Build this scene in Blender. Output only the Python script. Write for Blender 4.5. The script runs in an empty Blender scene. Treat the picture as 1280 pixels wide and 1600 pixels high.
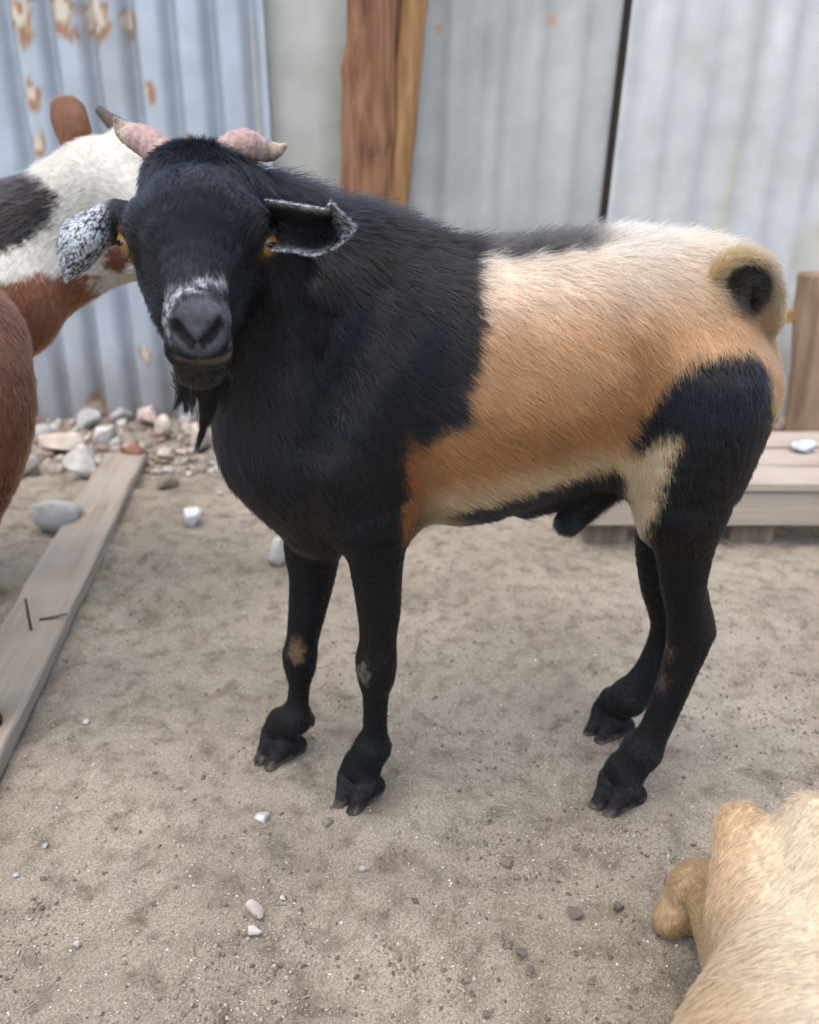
import bpy, math, random
import numpy as np
from mathutils import Vector, Matrix

# ------------------------------------------------------------------ camera, light, exposure
scene = bpy.context.scene
C = scene.collection
W0, H0, FPX = 1280.0, 1600.0, 1290.0
CAM_H = 0.695
TH = math.radians(22.0)

cam_d = bpy.data.cameras.new("camera")
cam = bpy.data.objects.new("camera", cam_d)
C.objects.link(cam)
cam.location = (0, 0, CAM_H)
cam.rotation_euler = (math.radians(90) - TH, 0, 0)
cam_d.sensor_fit = 'VERTICAL'
cam_d.sensor_height = 24.0
cam_d.sensor_width = 24.0
cam_d.lens = 24.0 * FPX / H0
cam_d.clip_start = 0.02
cam_d.clip_end = 2000
cam_d.dof.use_dof = True
cam_d.dof.focus_distance = 0.78
cam_d.dof.aperture_fstop = (cam_d.lens / 1000) / 0.0064
scene.camera = cam

SUN_EL, SUN_AZ = 74.0, -35.0        # azimuth measured from behind the camera, negative = from the left
world = bpy.data.worlds.new("World")
scene.world = world
world.use_nodes = True
nt = world.node_tree
bg = nt.nodes["Background"]
sky = nt.nodes.new("ShaderNodeTexSky")
sky.sky_type = 'NISHITA'
sky.sun_disc = False
sky.sun_elevation = math.radians(SUN_EL)
sky.sun_rotation = math.radians(180 - SUN_AZ)
sky.altitude = 100
sky.air_density = 1.1
sky.dust_density = 2.2
sky.ozone_density = 1.0
nt.links.new(sky.outputs[0], bg.inputs[0])
bg.inputs[1].default_value = 0.13
sun_d = bpy.data.lights.new("sun", 'SUN')
sun_d.energy = 1.0
sun_d.angle = math.radians(85)
sun_d.color = (1.0, 0.94, 0.85)
sun = bpy.data.objects.new("sun", sun_d)
C.objects.link(sun)
az = math.radians(SUN_AZ)
el = math.radians(SUN_EL)
to_sun = Vector((math.sin(az) * math.cos(el), -math.cos(az) * math.cos(el), math.sin(el)))
sun.rotation_euler = to_sun.to_track_quat('Z', 'Y').to_euler()

scene.view_settings.view_transform = 'Standard'
scene.view_settings.look = 'None'
scene.view_settings.gamma = 1
scene.view_settings.exposure = 1.6
scene.render.engine = 'CYCLES'
scene.cycles.max_bounces = 8
scene.cycles.diffuse_bounces = 3
scene.cycles.glossy_bounces = 4
scene.cycles.transmission_bounces = 6
scene.cycles.use_denoising = True
scene.cycles.use_adaptive_sampling = True
scene.cycles.adaptive_threshold = 0.02
try:
    scene.cycles_curves.shape = 'RIBBONS'
except Exception:
    pass

# ------------------------------------------------------------------ helpers
rng = np.random.default_rng(7)
random.seed(7)
CT, ST = math.cos(TH), math.sin(TH)


def P(px, py, Y):
    """world point at depth Y (metres in front of the photographer) in the direction of a photo pixel"""
    a = (px - W0 / 2) / FPX
    b = -(py - H0 / 2) / FPX
    # camera forward (0,CT,-ST), up (0,ST,CT), right (1,0,0)
    dy = CT + b * ST
    dz = -ST + b * CT
    s = Y / dy
    return np.array([a * s, Y, CAM_H + dz * s])


def Q(px, py, z):
    a = (px - W0 / 2) / FPX
    b = -(py - H0 / 2) / FPX
    dy = CT + b * ST
    dz = -ST + b * CT
    s = (z - CAM_H) / dz
    return np.array([a * s, dy * s, z])


def proj(p):
    p = np.asarray(p, float)
    y = p[..., 1]
    z = p[..., 2] - CAM_H
    dep = y * CT - z * ST
    up = y * ST + z * CT
    return W0 / 2 + FPX * p[..., 0] / dep, H0 / 2 - FPX * up / dep


def pxscale(p):
    return (p[1] * CT - (p[2] - CAM_H) * ST) / FPX


def hash3(i, j, k, seed):
    h = (i.astype(np.int64) * 374761393 + j.astype(np.int64) * 668265263 + k.astype(np.int64) * 2147483647 + seed * 974711) & 0xFFFFFFFF
    h = ((h ^ (h >> 13)) * 1274126177) & 0xFFFFFFFF
    h = ((h ^ (h >> 16)) * 2246822519) & 0xFFFFFFFF
    h = h ^ (h >> 15)
    return (h & 0xFFFFFF).astype(np.float64) / 0xFFFFFF


def vnoise(p, scale, seed=0):
    """value noise 0..1, p (N,3)"""
    q = np.asarray(p, float) * scale + 1000.0
    i0 = np.floor(q).astype(np.int64)
    f = q - i0
    f = f * f * (3 - 2 * f)
    out = 0
    for dx in (0, 1):
        wx = f[:, 0] if dx else 1 - f[:, 0]
        for dy in (0, 1):
            wy = f[:, 1] if dy else 1 - f[:, 1]
            for dz in (0, 1):
                wz = f[:, 2] if dz else 1 - f[:, 2]
                out = out + wx * wy * wz * hash3(i0[:, 0] + dx, i0[:, 1] + dy, i0[:, 2] + dz, seed)
    return out


def fbm(p, scale, oct=3, seed=0):
    a, s, t = 0.0, 0.0, 1.0
    for o in range(oct):
        a = a + t * vnoise(p, scale * 2 ** o, seed + o)
        s += t
        t *= 0.5
    return a / s


def sstep(a, b, x):
    t = np.clip((x - a) / (b - a), 0, 1)
    return t * t * (3 - 2 * t)


def mixc(c1, c2, t):
    t = np.asarray(t)[..., None]
    return np.asarray(c1) * (1 - t) + np.asarray(c2) * t


def in_poly(u, v, poly):
    """signed distance (px) to polygon, negative inside"""
    poly = np.asarray(poly, float)
    n = len(poly)
    d = np.full(u.shape, 1e9)
    inside = np.zeros(u.shape, bool)
    for i in range(n):
        a = poly[i]
        b = poly[(i + 1) % n]
        e = b - a
        wx = u - a[0]
        wy = v - a[1]
        t = np.clip((wx * e[0] + wy * e[1]) / (e @ e), 0, 1)
        d = np.minimum(d, np.hypot(wx - t * e[0], wy - t * e[1]))
        c = ((a[1] <= v) & (b[1] > v)) | ((b[1] <= v) & (a[1] > v))
        with np.errstate(divide='ignore', invalid='ignore'):
            xi = a[0] + (v - a[1]) * e[0] / (e[1] if e[1] != 0 else 1e-9)
        inside ^= c & (u < xi)
    return np.where(inside, -d, d)


def empty(name, loc, label=None, cat=None, group=None):
    o = bpy.data.objects.new(name, None)
    C.objects.link(o)
    o.location = loc
    o.empty_display_size = 0.05
    tag(o, label, cat, group)
    return o


def tag(o, label=None, cat=None, group=None, kind=None):
    if label:
        o["label"] = label
    if cat:
        o["category"] = cat
    if group:
        o["group"] = group
    if kind:
        o["kind"] = kind
    return o


def mesh_obj(name, V, F, mat, parent=None, col=None, smooth=True):
    """V (N,3) world coordinates, F (M,3 or 4) or list of polygons; local coordinates are relative to the parent"""
    V = np.asarray(V, np.float64)
    if parent is not None:
        off = np.array(parent_world(parent))
        V = V - off
    me = bpy.data.meshes.new(name)
    if isinstance(F, np.ndarray):
        m, k = F.shape
        me.vertices.add(len(V))
        me.vertices.foreach_set("co", V.astype(np.float32).ravel())
        me.loops.add(m * k)
        me.loops.foreach_set("vertex_index", F.astype(np.int32).ravel())
        me.polygons.add(m)
        me.polygons.foreach_set("loop_start", np.arange(0, m * k, k, dtype=np.int32))
        me.polygons.foreach_set("loop_total", np.full(m, k, np.int32))
        me.update(calc_edges=True)
    else:
        me.from_pydata([tuple(v) for v in V], [], F)
        me.update()
    if smooth:
        me.polygons.foreach_set("use_smooth", np.ones(len(me.polygons), bool))
    if col is not None:
        a = me.attributes.new("col", 'FLOAT_COLOR', 'POINT')
        c4 = np.ones((len(V), 4), np.float32)
        c4[:, :3] = col
        a.data.foreach_set("color", c4.ravel())
    if mat is not None:
        me.materials.append(mat)
    o = bpy.data.objects.new(name, me)
    C.objects.link(o)
    if parent is not None:
        o.parent = parent
    return o


def parent_world(o):
    v = Vector((0, 0, 0))
    while o is not None:
        v = v + o.location
        o = o.parent
    return v


# ------------------------------------------------------------------ materials
def new_mat(name):
    m = bpy.data.materials.new(name)
    m.use_nodes = True
    n = m.node_tree.nodes
    return m, n, m.node_tree.links, n["Principled BSDF"]


def mat_attr(name, rough=0.6, spec=0.4, metallic=0.0, nscale=0, nstr=0.0, bump=0.0, bscale=100, sheen=0.0, detail=6):
    m, n, l, b = new_mat(name)
    at = n.new("ShaderNodeAttribute")
    at.attribute_name = "col"
    colout = at.outputs["Color"]
    tc = n.new("ShaderNodeTexCoord")
    if nstr > 0:
        nz = n.new("ShaderNodeTexNoise")
        nz.inputs["Scale"].default_value = nscale
        nz.inputs["Detail"].default_value = detail
        l.new(tc.outputs["Object"], nz.inputs["Vector"])
        mr = n.new("ShaderNodeMapRange")
        mr.inputs["From Min"].default_value = 0.25
        mr.inputs["From Max"].default_value = 0.75
        mr.inputs["To Min"].default_value = 1 - nstr
        mr.inputs["To Max"].default_value = 1 + nstr
        l.new(nz.outputs["Fac"], mr.inputs["Value"])
        vm = n.new("ShaderNodeVectorMath")
        vm.operation = 'SCALE'
        l.new(colout, vm.inputs[0])
        l.new(mr.outputs[0], vm.inputs["Scale"])
        colout = vm.outputs[0]
    l.new(colout, b.inputs["Base Color"])
    b.inputs["Roughness"].default_value = rough
    b.inputs["Specular IOR Level"].default_value = spec
    b.inputs["Metallic"].default_value = metallic
    if sheen:
        b.inputs["Sheen Weight"].default_value = sheen
    if bump > 0:
        nz2 = n.new("ShaderNodeTexNoise")
        nz2.inputs["Scale"].default_value = bscale
        nz2.inputs["Detail"].default_value = 8
        l.new(tc.outputs["Object"], nz2.inputs["Vector"])
        bp = n.new("ShaderNodeBump")
        bp.inputs["Strength"].default_value = bump
        bp.inputs["Distance"].default_value = 0.004
        l.new(nz2.outputs["Fac"], bp.inputs["Height"])
        l.new(bp.outputs[0], b.inputs["Normal"])
    return m


def mat_hair(name, rough=0.20, radial=0.35, coat=0.35):
    m = bpy.data.materials.new(name)
    m.use_nodes = True
    n = m.node_tree.nodes
    l = m.node_tree.links
    for x in list(n):
        if x.type == 'BSDF_PRINCIPLED':
            n.remove(x)
    out = n["Material Output"]
    h = n.new("ShaderNodeBsdfHairPrincipled")
    h.model = 'CHIANG'
    h.parametrization = 'COLOR'
    at = n.new("ShaderNodeAttribute")
    at.attribute_name = "col"
    l.new(at.outputs["Color"], h.inputs["Color"])
    h.inputs["Roughness"].default_value = rough
    h.inputs["Radial Roughness"].default_value = radial
    h.inputs["Coat"].default_value = coat
    h.inputs["IOR"].default_value = 1.43
    h.inputs["Random Roughness"].default_value = 0.2
    # some plain diffuse so pale coats keep their body
    d = n.new("ShaderNodeBsdfDiffuse")
    l.new(at.outputs["Color"], d.inputs["Color"])
    mx = n.new("ShaderNodeMixShader")
    sepc = n.new("ShaderNodeRGBToBW")
    l.new(at.outputs["Color"], sepc.inputs[0])
    mr = n.new("ShaderNodeMapRange")
    mr.inputs["From Min"].default_value = 0.01
    mr.inputs["From Max"].default_value = 0.2
    mr.inputs["To Min"].default_value = 0.0
    mr.inputs["To Max"].default_value = 0.45
    l.new(sepc.outputs[0], mr.inputs["Value"])
    l.new(mr.outputs[0], mx.inputs[0])
    l.new(h.outputs[0], mx.inputs[1])
    l.new(d.outputs[0], mx.inputs[2])
    l.new(mx.outputs[0], out.inputs["Surface"])
    return m


M_skin = mat_attr("coat_skin", rough=0.75, spec=0.2)
M_hair = mat_hair("coat_hair")
M_ear = mat_attr("ear_skin", rough=0.7, spec=0.25, bump=0.3, bscale=180)
M_horn = mat_attr("horn", rough=0.8, spec=0.25, nscale=220, nstr=0.35, bump=0.3, bscale=320)
M_hoof = mat_attr("hoof", rough=0.85, spec=0.12, nscale=160, nstr=0.45, bump=0.9, bscale=170)
M_stone = mat_attr("stone", rough=0.9, spec=0.2, nscale=35, nstr=0.22, bump=0.8, bscale=60)
M_sheet = mat_attr("zinc_sheet", rough=0.55, spec=0.5, metallic=0.25, nscale=14, nstr=0.10, bump=0.12, bscale=40)
M_crumb = mat_attr("soil_crumb", rough=0.95, spec=0.1)


def mat_wood(name, c1, c2, axis_scale=(60, 60, 4), bump=0.5, dust=None, dustamt=0.0):
    m, n, l, b = new_mat(name)
    tc = n.new("ShaderNodeTexCoord")
    mp = n.new("ShaderNodeMapping")
    mp.inputs["Scale"].default_value = axis_scale
    l.new(tc.outputs["Object"], mp.inputs["Vector"])
    nz = n.new("ShaderNodeTexNoise")
    nz.inputs["Scale"].default_value = 1.0
    nz.inputs["Detail"].default_value = 8
    nz.inputs["Roughness"].default_value = 0.65
    nz.inputs["Distortion"].default_value = 0.6
    l.new(mp.outputs[0], nz.inputs["Vector"])
    cr = n.new("ShaderNodeValToRGB")
    cr.color_ramp.elements[0].position = 0.32
    cr.color_ramp.elements[0].color = (*c1, 1)
    cr.color_ramp.elements[1].position = 0.68
    cr.color_ramp.elements[1].color = (*c2, 1)
    l.new(nz.outputs["Fac"], cr.inputs[0])
    colout = cr.outputs[0]
    if dust:
        nd = n.new("ShaderNodeTexNoise")
        nd.inputs["Scale"].default_value = 9
        nd.inputs["Detail"].default_value = 7
        l.new(tc.outputs["Object"], nd.inputs["Vector"])
        mr = n.new("ShaderNodeMapRange")
        mr.inputs["From Min"].default_value = 0.3
        mr.inputs["From Max"].default_value = 0.7
        mr.inputs["To Max"].default_value = dustamt
        l.new(nd.outputs["Fac"], mr.inputs["Value"])
        mx = n.new("ShaderNodeMix")
        mx.data_type = 'RGBA'
        l.new(mr.outputs[0], mx.inputs["Factor"])
        l.new(colout, mx.inputs[6])
        mx.inputs[7].default_value = (*dust, 1)
        colout = mx.outputs[2]
    l.new(colout, b.inputs["Base Color"])
    b.inputs["Roughness"].default_value = 0.8
    b.inputs["Specular IOR Level"].default_value = 0.25
    bp = n.new("ShaderNodeBump")
    bp.inputs["Strength"].default_value = bump
    bp.inputs["Distance"].default_value = 0.003
    l.new(nz.outputs["Fac"], bp.inputs["Height"])
    l.new(bp.outputs[0], b.inputs["Normal"])
    return m


def mat_ground():
    m, n, l, b = new_mat("sandy_soil")
    tc = n.new("ShaderNodeTexCoord")

    def noise(scale, detail=6, rough=0.55):
        z = n.new("ShaderNodeTexNoise")
        z.inputs["Scale"].default_value = scale
        z.inputs["Detail"].default_value = detail
        z.inputs["Roughness"].default_value = rough
        l.new(tc.outputs["Object"], z.inputs["Vector"])
        return z

    big = noise(3.2, 5)
    mid = noise(28, 8, 0.65)
    fine = noise(420, 4, 0.7)
    cr = n.new("ShaderNodeValToRGB")
    e = cr.color_ramp.elements
    e[0].position = 0.30
    e[0].color = (0.225, 0.192, 0.143, 1)
    e[1].position = 0.70
    e[1].color = (0.375, 0.325, 0.248, 1)
    l.new(big.outputs["Fac"], cr.inputs[0])
    cr2 = n.new("ShaderNodeValToRGB")
    e = cr2.color_ramp.elements
    e[0].position = 0.30
    e[0].color = (0.40, 0.36, 0.32, 1)
    e[1].position = 0.52
    e[1].color = (1.0, 1.0, 1.0, 1)
    l.new(mid.outputs["Fac"], cr2.inputs[0])
    mul = n.new("ShaderNodeMix")
    mul.data_type = 'RGBA'
    mul.blend_type = 'MULTIPLY'
    mul.inputs["Factor"].default_value = 0.8
    l.new(cr.outputs[0], mul.inputs[6])
    l.new(cr2.outputs[0], mul.inputs[7])
    cr3 = n.new("ShaderNodeValToRGB")
    e = cr3.color_ramp.elements
    e[0].position = 0.38
    e[0].color = (0.50, 0.47, 0.45, 1)
    e[1].position = 0.62
    e[1].color = (1.25, 1.24, 1.22, 1)
    l.new(fine.outputs["Fac"], cr3.inputs[0])
    mul2 = n.new("ShaderNodeMix")
    mul2.data_type = 'RGBA'
    mul2.blend_type = 'MULTIPLY'
    mul2.inputs["Factor"].default_value = 0.8
    l.new(mul.outputs[2], mul2.inputs[6])
    l.new(cr3.outputs[0], mul2.inputs[7])
    l.new(mul2.outputs[2], b.inputs["Base Color"])
    b.inputs["Roughness"].default_value = 0.95
    b.inputs["Specular IOR Level"].default_value = 0.15
    add = n.new("ShaderNodeMath")
    add.operation = 'MULTIPLY_ADD'
    add.inputs[1].default_value = 2.0
    l.new(mid.outputs["Fac"], add.inputs[0])
    l.new(fine.outputs["Fac"], add.inputs[2])
    bp = n.new("ShaderNodeBump")
    bp.inputs["Strength"].default_value = 0.55
    bp.inputs["Distance"].default_value = 0.004
    l.new(add.outputs[0], bp.inputs["Height"])
    l.new(bp.outputs[0], b.inputs["Normal"])
    return m


# ------------------------------------------------------------------ the ground
HOOF_SPOTS = []


def ground_z(x, y):
    p = np.stack([x, y, np.zeros_like(x)], -1)
    z = (fbm(p, 5.0, 3, 11) - 0.5) * 0.018 + (fbm(p, 26.0, 3, 21) - 0.5) * 0.013
    z += (fbm(p, 85.0, 2, 31) - 0.5) * 0.005 * sstep(0.45, 0.6, fbm(p, 3.1, 2, 41))
    # scuffed hollows left by hooves
    r = np.random.default_rng(5)
    for i in range(150):
        cx, cy = r.uniform(-1.0, 1.0), r.uniform(0.35, 2.2)
        s = r.uniform(0.018, 0.034)
        d2 = ((x - cx) ** 2 + ((y - cy) / 1.4) ** 2) / s ** 2
        z += -0.014 * np.exp(-d2) + 0.003 * np.exp(-((np.sqrt(d2) - 1.5) / 0.5) ** 2)
    return z


def build_ground():
    # fine inner grid stretched into a sheet that reaches the horizon
    def axis(lo, hi, step, far):
        core = np.arange(lo, hi + 1e-6, step)
        out = step * np.cumsum(1.35 ** np.arange(1, 34))
        out = out[out < far]
        out = np.append(out, far)
        return np.concatenate([lo - out[::-1], core, hi + out])
    xs = axis(-1.5, 1.5, 0.0075, 900)
    ys = axis(0.2, 2.6, 0.0075, 900)
    X, Y = np.meshgrid(xs, ys, indexing='ij')
    fade = np.clip(1 - (np.maximum(np.abs(X) - 1.5, 0) + np.maximum(0.2 - Y, 0) + np.maximum(Y - 2.6, 0)) / 3, 0, 1)
    Z = ground_z(X.ravel(), Y.ravel()).reshape(X.shape) * fade
    nx, ny = X.shape
    V = np.stack([X.ravel(), Y.ravel(), Z.ravel()], -1)
    idx = np.arange(nx * ny).reshape(nx, ny)
    F = np.stack([idx[:-1, :-1], idx[1:, :-1], idx[1:, 1:], idx[:-1, 1:]], -1).reshape(-1, 4)
    o = mesh_obj("ground", V, F, mat_ground())
    tag(o, "grey-beige trampled sandy soil of the goat yard", "ground", kind="structure")


build_ground()


# ------------------------------------------------------------------ fence of old metal sheets
FENCE_Y = 2.5


def sheet(fence, px0, px1, Y, pitch, amp, colfn, ztop=1.75, lean=0.0, sharp=1.0, tilt=0.0, name="metal_sheet", label=None, phase=0.0, yaw=0.0):
    x0 = P(px0, 200, Y)[0]
    x1 = P(px1, 200, Y)[0]
    nx = int((x1 - x0) / 0.008) + 1
    nz = int(ztop / 0.014) + 1
    xs = np.linspace(x0, x1, nx)
    zs = np.linspace(-0.02, ztop, nz)
    X, Z = np.meshgrid(xs, zs, indexing='ij')
    ph = (X - x0) / pitch * 2 * np.pi + phase
    s = np.cos(ph)
    prof = np.sign(s) * np.abs(s) ** abs(sharp) if sharp > 0 else 1 - 2 * (0.5 - 0.5 * s) ** 3.5
    p = np.stack([X.ravel(), Z.ravel(), np.zeros(X.size)], -1)
    dents = ((fbm(p, 3.0, 3, int(px0) + 50) - 0.5) * 0.02).reshape(X.shape)
    Yv = Y - amp * prof + dents + yaw * (X - x0)
    Xw = X + tilt * (Z - 0.7)
    col = colfn(X.ravel(), Z.ravel(), s.ravel())
    V = np.stack([Xw.ravel(), Yv.ravel(), Z.ravel()], -1)
    Vb = V + np.array([0, 0.0012, 0])
    idx = np.arange(nx * nz).reshape(nx, nz)
    F = np.stack([idx[:-1, :-1], idx[1:, :-1], idx[1:, 1:], idx[:-1, 1:]], -1).reshape(-1, 4)
    Fb = F[:, ::-1] + nx * nz
    n = nx * nz
    rim = np.concatenate([idx[:, 0], idx[-1, 1:], idx[-2::-1, -1], idx[0, -2:0:-1]])
    r2 = np.roll(rim, -1)
    Fr = np.stack([rim, rim + n, r2 + n, r2], -1)
    o = mesh_obj(name, np.concatenate([V, Vb]), np.concatenate([F, Fb, Fr]), M_sheet, fence, np.concatenate([col, col]))
    if label:
        o["label"] = label
    return o


def spot(col, x, z, cx, cz, r, c, seed=1, hard=0.6, asp=1.3):
    p = np.stack([x, z, np.zeros_like(x)], -1)
    d = np.hypot(x - cx, (z - cz) / asp) / r + (fbm(p, 55, 4, seed) - 0.5) * 1.2
    return mixc_arr(col, c, 1 - sstep(hard, 1.0, d))


def mixc_arr(a, c, t):
    return a * (1 - t[:, None]) + np.asarray(c)[None, :] * t[:, None]


def weather(x, z, base, var, seed, stain=(0.33, 0.30, 0.24), amt=0.4):
    p = np.stack([x * 9, z * 1.2, np.full_like(x, seed * 3.1)], -1)
    st = fbm(p, 1.6, 4, seed)
    col = np.asarray(base)[None, :] * (1 + (st[:, None] - 0.5) * var)
    p2 = np.stack([x * 3, z * 2, np.full_like(x, seed * 1.7)], -1)
    b = fbm(p2, 2.0, 4, seed + 9)
    col = mixc_arr(col, stain, sstep(0.55, 0.8, b) * amt)
    low = sstep(0.35, 0.0, z + (fbm(p2, 3, 3, seed + 4) - 0.5) * 0.3)      # mud splashed on the foot of the sheet
    col = mixc_arr(col, (0.20, 0.17, 0.14), low * 0.55)
    return col


def build_fence():
    fence = empty("metal_sheet_fence", (0, FENCE_Y, 0), "fence of old corrugated metal sheets nailed to rough timber posts behind the goats", "fence")

    def c_left(x, z, s):
        col = weather(x, z, (0.385, 0.41, 0.435), 0.30, 3, amt=0.25)
        rust = (0.30, 0.15, 0.06)
        cream = (0.55, 0.47, 0.36)
        for (px, py, r) in ((38, 30, 0.036), (104, 22, 0.036), (154, 26, 0.036), (200, 34, 0.02), (57, 150, 0.022), (238, 146, 0.017), (66, 226, 0.02), (232, 552, 0.02), (150, 640, 0.03), (300, 228, 0.014)):
            q = P(px, py, FENCE_Y)
            col = spot(col, x, z, q[0], q[2], r * 1.15, rust, px, 0.55, 1.7)
            col = spot(col, x, z, q[0] - 0.003, q[2] + r * 0.15, r * 0.8, cream, px + 3, 0.5, 1.5)
        for (px, py, r) in ((240, 146, 0.016), (152, 38, 0.013), (36, 14, 0.016), (40, 46, 0.012)):
            q = P(px, py, FENCE_Y)
            col = spot(col, x, z, q[0], q[2], r, rust, px + 7, 0.4, 1.2)
        return col

    def c_olive(x, z, s):
        return weather(x, z, (0.40, 0.385, 0.325), 0.30, 8)

    def c_mid(x, z, s):
        col = weather(x, z, (0.40, 0.39, 0.36), 0.40, 13, stain=(0.40, 0.36, 0.28), amt=0.5)
        for (px, py, r) in ((858, 28, 0.022), (678, 44, 0.014)):
            q = P(px, py, FENCE_Y)
            col = spot(col, x, z, q[0], q[2], r, (0.45, 0.27, 0.16), px, 0.3, 1.3)
        return col

    def c_right(x, z, s):
        col = weather(x, z, (0.50, 0.485, 0.455), 0.40, 17, stain=(0.47, 0.42, 0.30), amt=0.5)
        q = P(1160, 120, FENCE_Y)
        p = np.stack([x * 6, z, np.zeros_like(x)], -1)
        t = np.exp(-((x - q[0] + 0.02 * np.sin(z * 5)) / 0.02) ** 2) * sstep(0.3, 0.6, fbm(p, 5, 3, 4))
        return mixc_arr(col, (0.50, 0.43, 0.24), t * 0.45)

    sheet(fence, -330, 425, FENCE_Y, 0.107, 0.020, c_left, sharp=-1, label="blue-grey corrugated sheet with rust spots and pale worn patches", phase=2.9)
    sheet(fence, 395, 600, FENCE_Y + 0.02, 0.19, 0.004, c_olive, label="flat olive-grey sheet left of the posts")
    sheet(fence, 585, 950, FENCE_Y + 0.03, 0.107, 0.0065, c_mid, sharp=0.8, label="pale grey shallow-ribbed sheet right of the posts", tilt=0.035)
    sheet(fence, 962, 1700, FENCE_Y - 0.005, 0.107, 0.007, c_right, sharp=0.8, label="light silver-grey sheet with a lapped leaning edge", tilt=0.035)
    return fence


fence = build_fence()
M_post1 = mat_wood("reddish_timber", (0.085, 0.034, 0.016), (0.33, 0.165, 0.085), (38, 38, 3.0), 0.8)
M_post2 = mat_wood("orange_timber", (0.17, 0.075, 0.025), (0.44, 0.25, 0.11), (45, 45, 3.5), 0.8)


def log_post(name, px_top, px_mid, w, Y, mat, seed, ztop=1.8, label=None, parent=None, py_mid=320):
    a = P(px_top, 0, Y)
    b = P(px_mid, py_mid, Y)
    d = (a - b) / (a[2] - b[2])
    nz, ns = 60, 24
    V = []
    for i in range(nz):
        z = -0.05 + (ztop + 0.05) * i / (nz - 1)
        c = b + d * (z - b[2])
        for j in range(ns):
            t = 2 * math.pi * j / ns
            V.append((c[0], c[1], z, t))
    V = np.array(V)
    t = V[:, 3]
    pn = np.stack([np.cos(t) * 0.5 + seed, np.sin(t) * 0.5, V[:, 2] * 2.2], -1)
    r = w * (0.80 + 0.46 * fbm(pn, 2.2, 4, seed))
    for kz, kt in ((1.0, 4.2), (0.78, 5.0), (0.95, 3.6)):
        r += w * 0.22 * np.exp(-((V[:, 2] - kz) / 0.035) ** 2 - ((t - kt) / 0.35) ** 2)
    sq = (np.abs(np.cos(t)) ** 4 + np.abs(np.sin(t)) ** 4) ** (-0.25)
    r = r * (0.88 + 0.12 * sq)
    W = np.stack([V[:, 0] + r * np.cos(t), V[:, 1] + r * np.sin(t), V[:, 2]], -1)
    F = []
    for i in range(nz - 1):
        for j in range(ns):
            F.append((i * ns + j, i * ns + (j + 1) % ns, (i + 1) * ns + (j + 1) % ns, (i + 1) * ns + j))
    F.append(tuple(range(ns - 1, -1, -1)))
    F.append(tuple((nz - 1) * ns + j for j in range(ns)))
    o = mesh_obj(name, W, F, mat, parent)
    if label:
        o["label"] = label
    return o


log_post("post", 585, 572, 0.066, FENCE_Y - 0.09, M_post1, 3, parent=fence, label="thick reddish brown timber post")
log_post("post", 647, 620, 0.036, FENCE_Y - 0.08, M_post2, 9, parent=fence, label="thin orange brown pole beside the thick post")
log_post("post", 1330, 1262, 0.05, 2.28, mat_wood("dull_timber", (0.16, 0.10, 0.06), (0.36, 0.24, 0.15), (40, 40, 3), 0.6), 15, parent=fence, ztop=0.46, py_mid=600, label="leaning brown timber at the right end")


def box_pts(c, ax, ay, az):
    c, ax, ay, az = map(np.asarray, (c, ax, ay, az))
    return np.array([c + sx * ax + sy * ay + sz * az for sx in (-1, 1) for sy in (-1, 1) for sz in (-1, 1)])


def board(name, a, b, width, thick, mat, parent=None, seed=0, up=(0, 0, 1), rough=0.004, segs=40, bevel=0.004):
    """a sawn board from a to b (centre of its underside), uneven edges, local z along its length"""
    a, b = np.asarray(a, float), np.asarray(b, float)
    L = np.linalg.norm(b - a)
    ez = (b - a) / L
    up = np.asarray(up, float)
    ex = np.cross(up, ez)
    ex /= np.linalg.norm(ex)
    ey = np.cross(ez, ex)
    hw = width / 2
    bv = bevel
    prof = [(-hw + bv, 0), (hw - bv, 0), (hw, bv), (hw, thick - bv), (hw - bv, thick), (hw * 0.5, thick), (0, thick), (-hw * 0.5, thick), (-hw + bv, thick), (-hw, thick - bv), (-hw, bv)]
    npf = len(prof)
    V = []
    for i in range(segs + 1):
        for (u, v) in prof:
            V.append((u, v, L * i / segs))
    V = np.array(V)
    pn = V * np.array([25, 25, 5]) + seed * 7.3
    V[:, 0] += (fbm(pn, 1.0, 3, seed) - 0.5) * rough * 2 * (np.abs(V[:, 0]) > hw * 0.6)
    V[:, 1] += (fbm(pn, 1.0, 3, seed + 5) - 0.5) * rough * (V[:, 1] > thick * 0.5)
    V[:npf, 2] += (fbm(pn[:npf], 3.0, 2, seed + 2) - 0.5) * 0.02
    V[-npf:, 2] += (fbm(pn[-npf:], 3.0, 2, seed + 3) - 0.5) * 0.02
    F = []
    for i in range(segs):
        for j in range(npf):
            k = (j + 1) % npf
            F.append((i * npf + j, i * npf + k, (i + 1) * npf + k, (i + 1) * npf + j))
    F.append(tuple(range(npf - 1, -1, -1)))
    F.append(tuple(segs * npf + j for j in range(npf)))
    o = mesh_obj(name, V, F, mat, None, smooth=False)
    R = Matrix(((ex[0], ey[0], ez[0], a[0]), (ex[1], ey[1], ez[1], a[1]), (ex[2], ey[2], ez[2], a[2]), (0, 0, 0, 1)))
    if parent is not None:
        o.parent = parent
        off = parent_world(parent)
        R.translation = R.translation - off
    o.matrix_local = R
    return o


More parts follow.
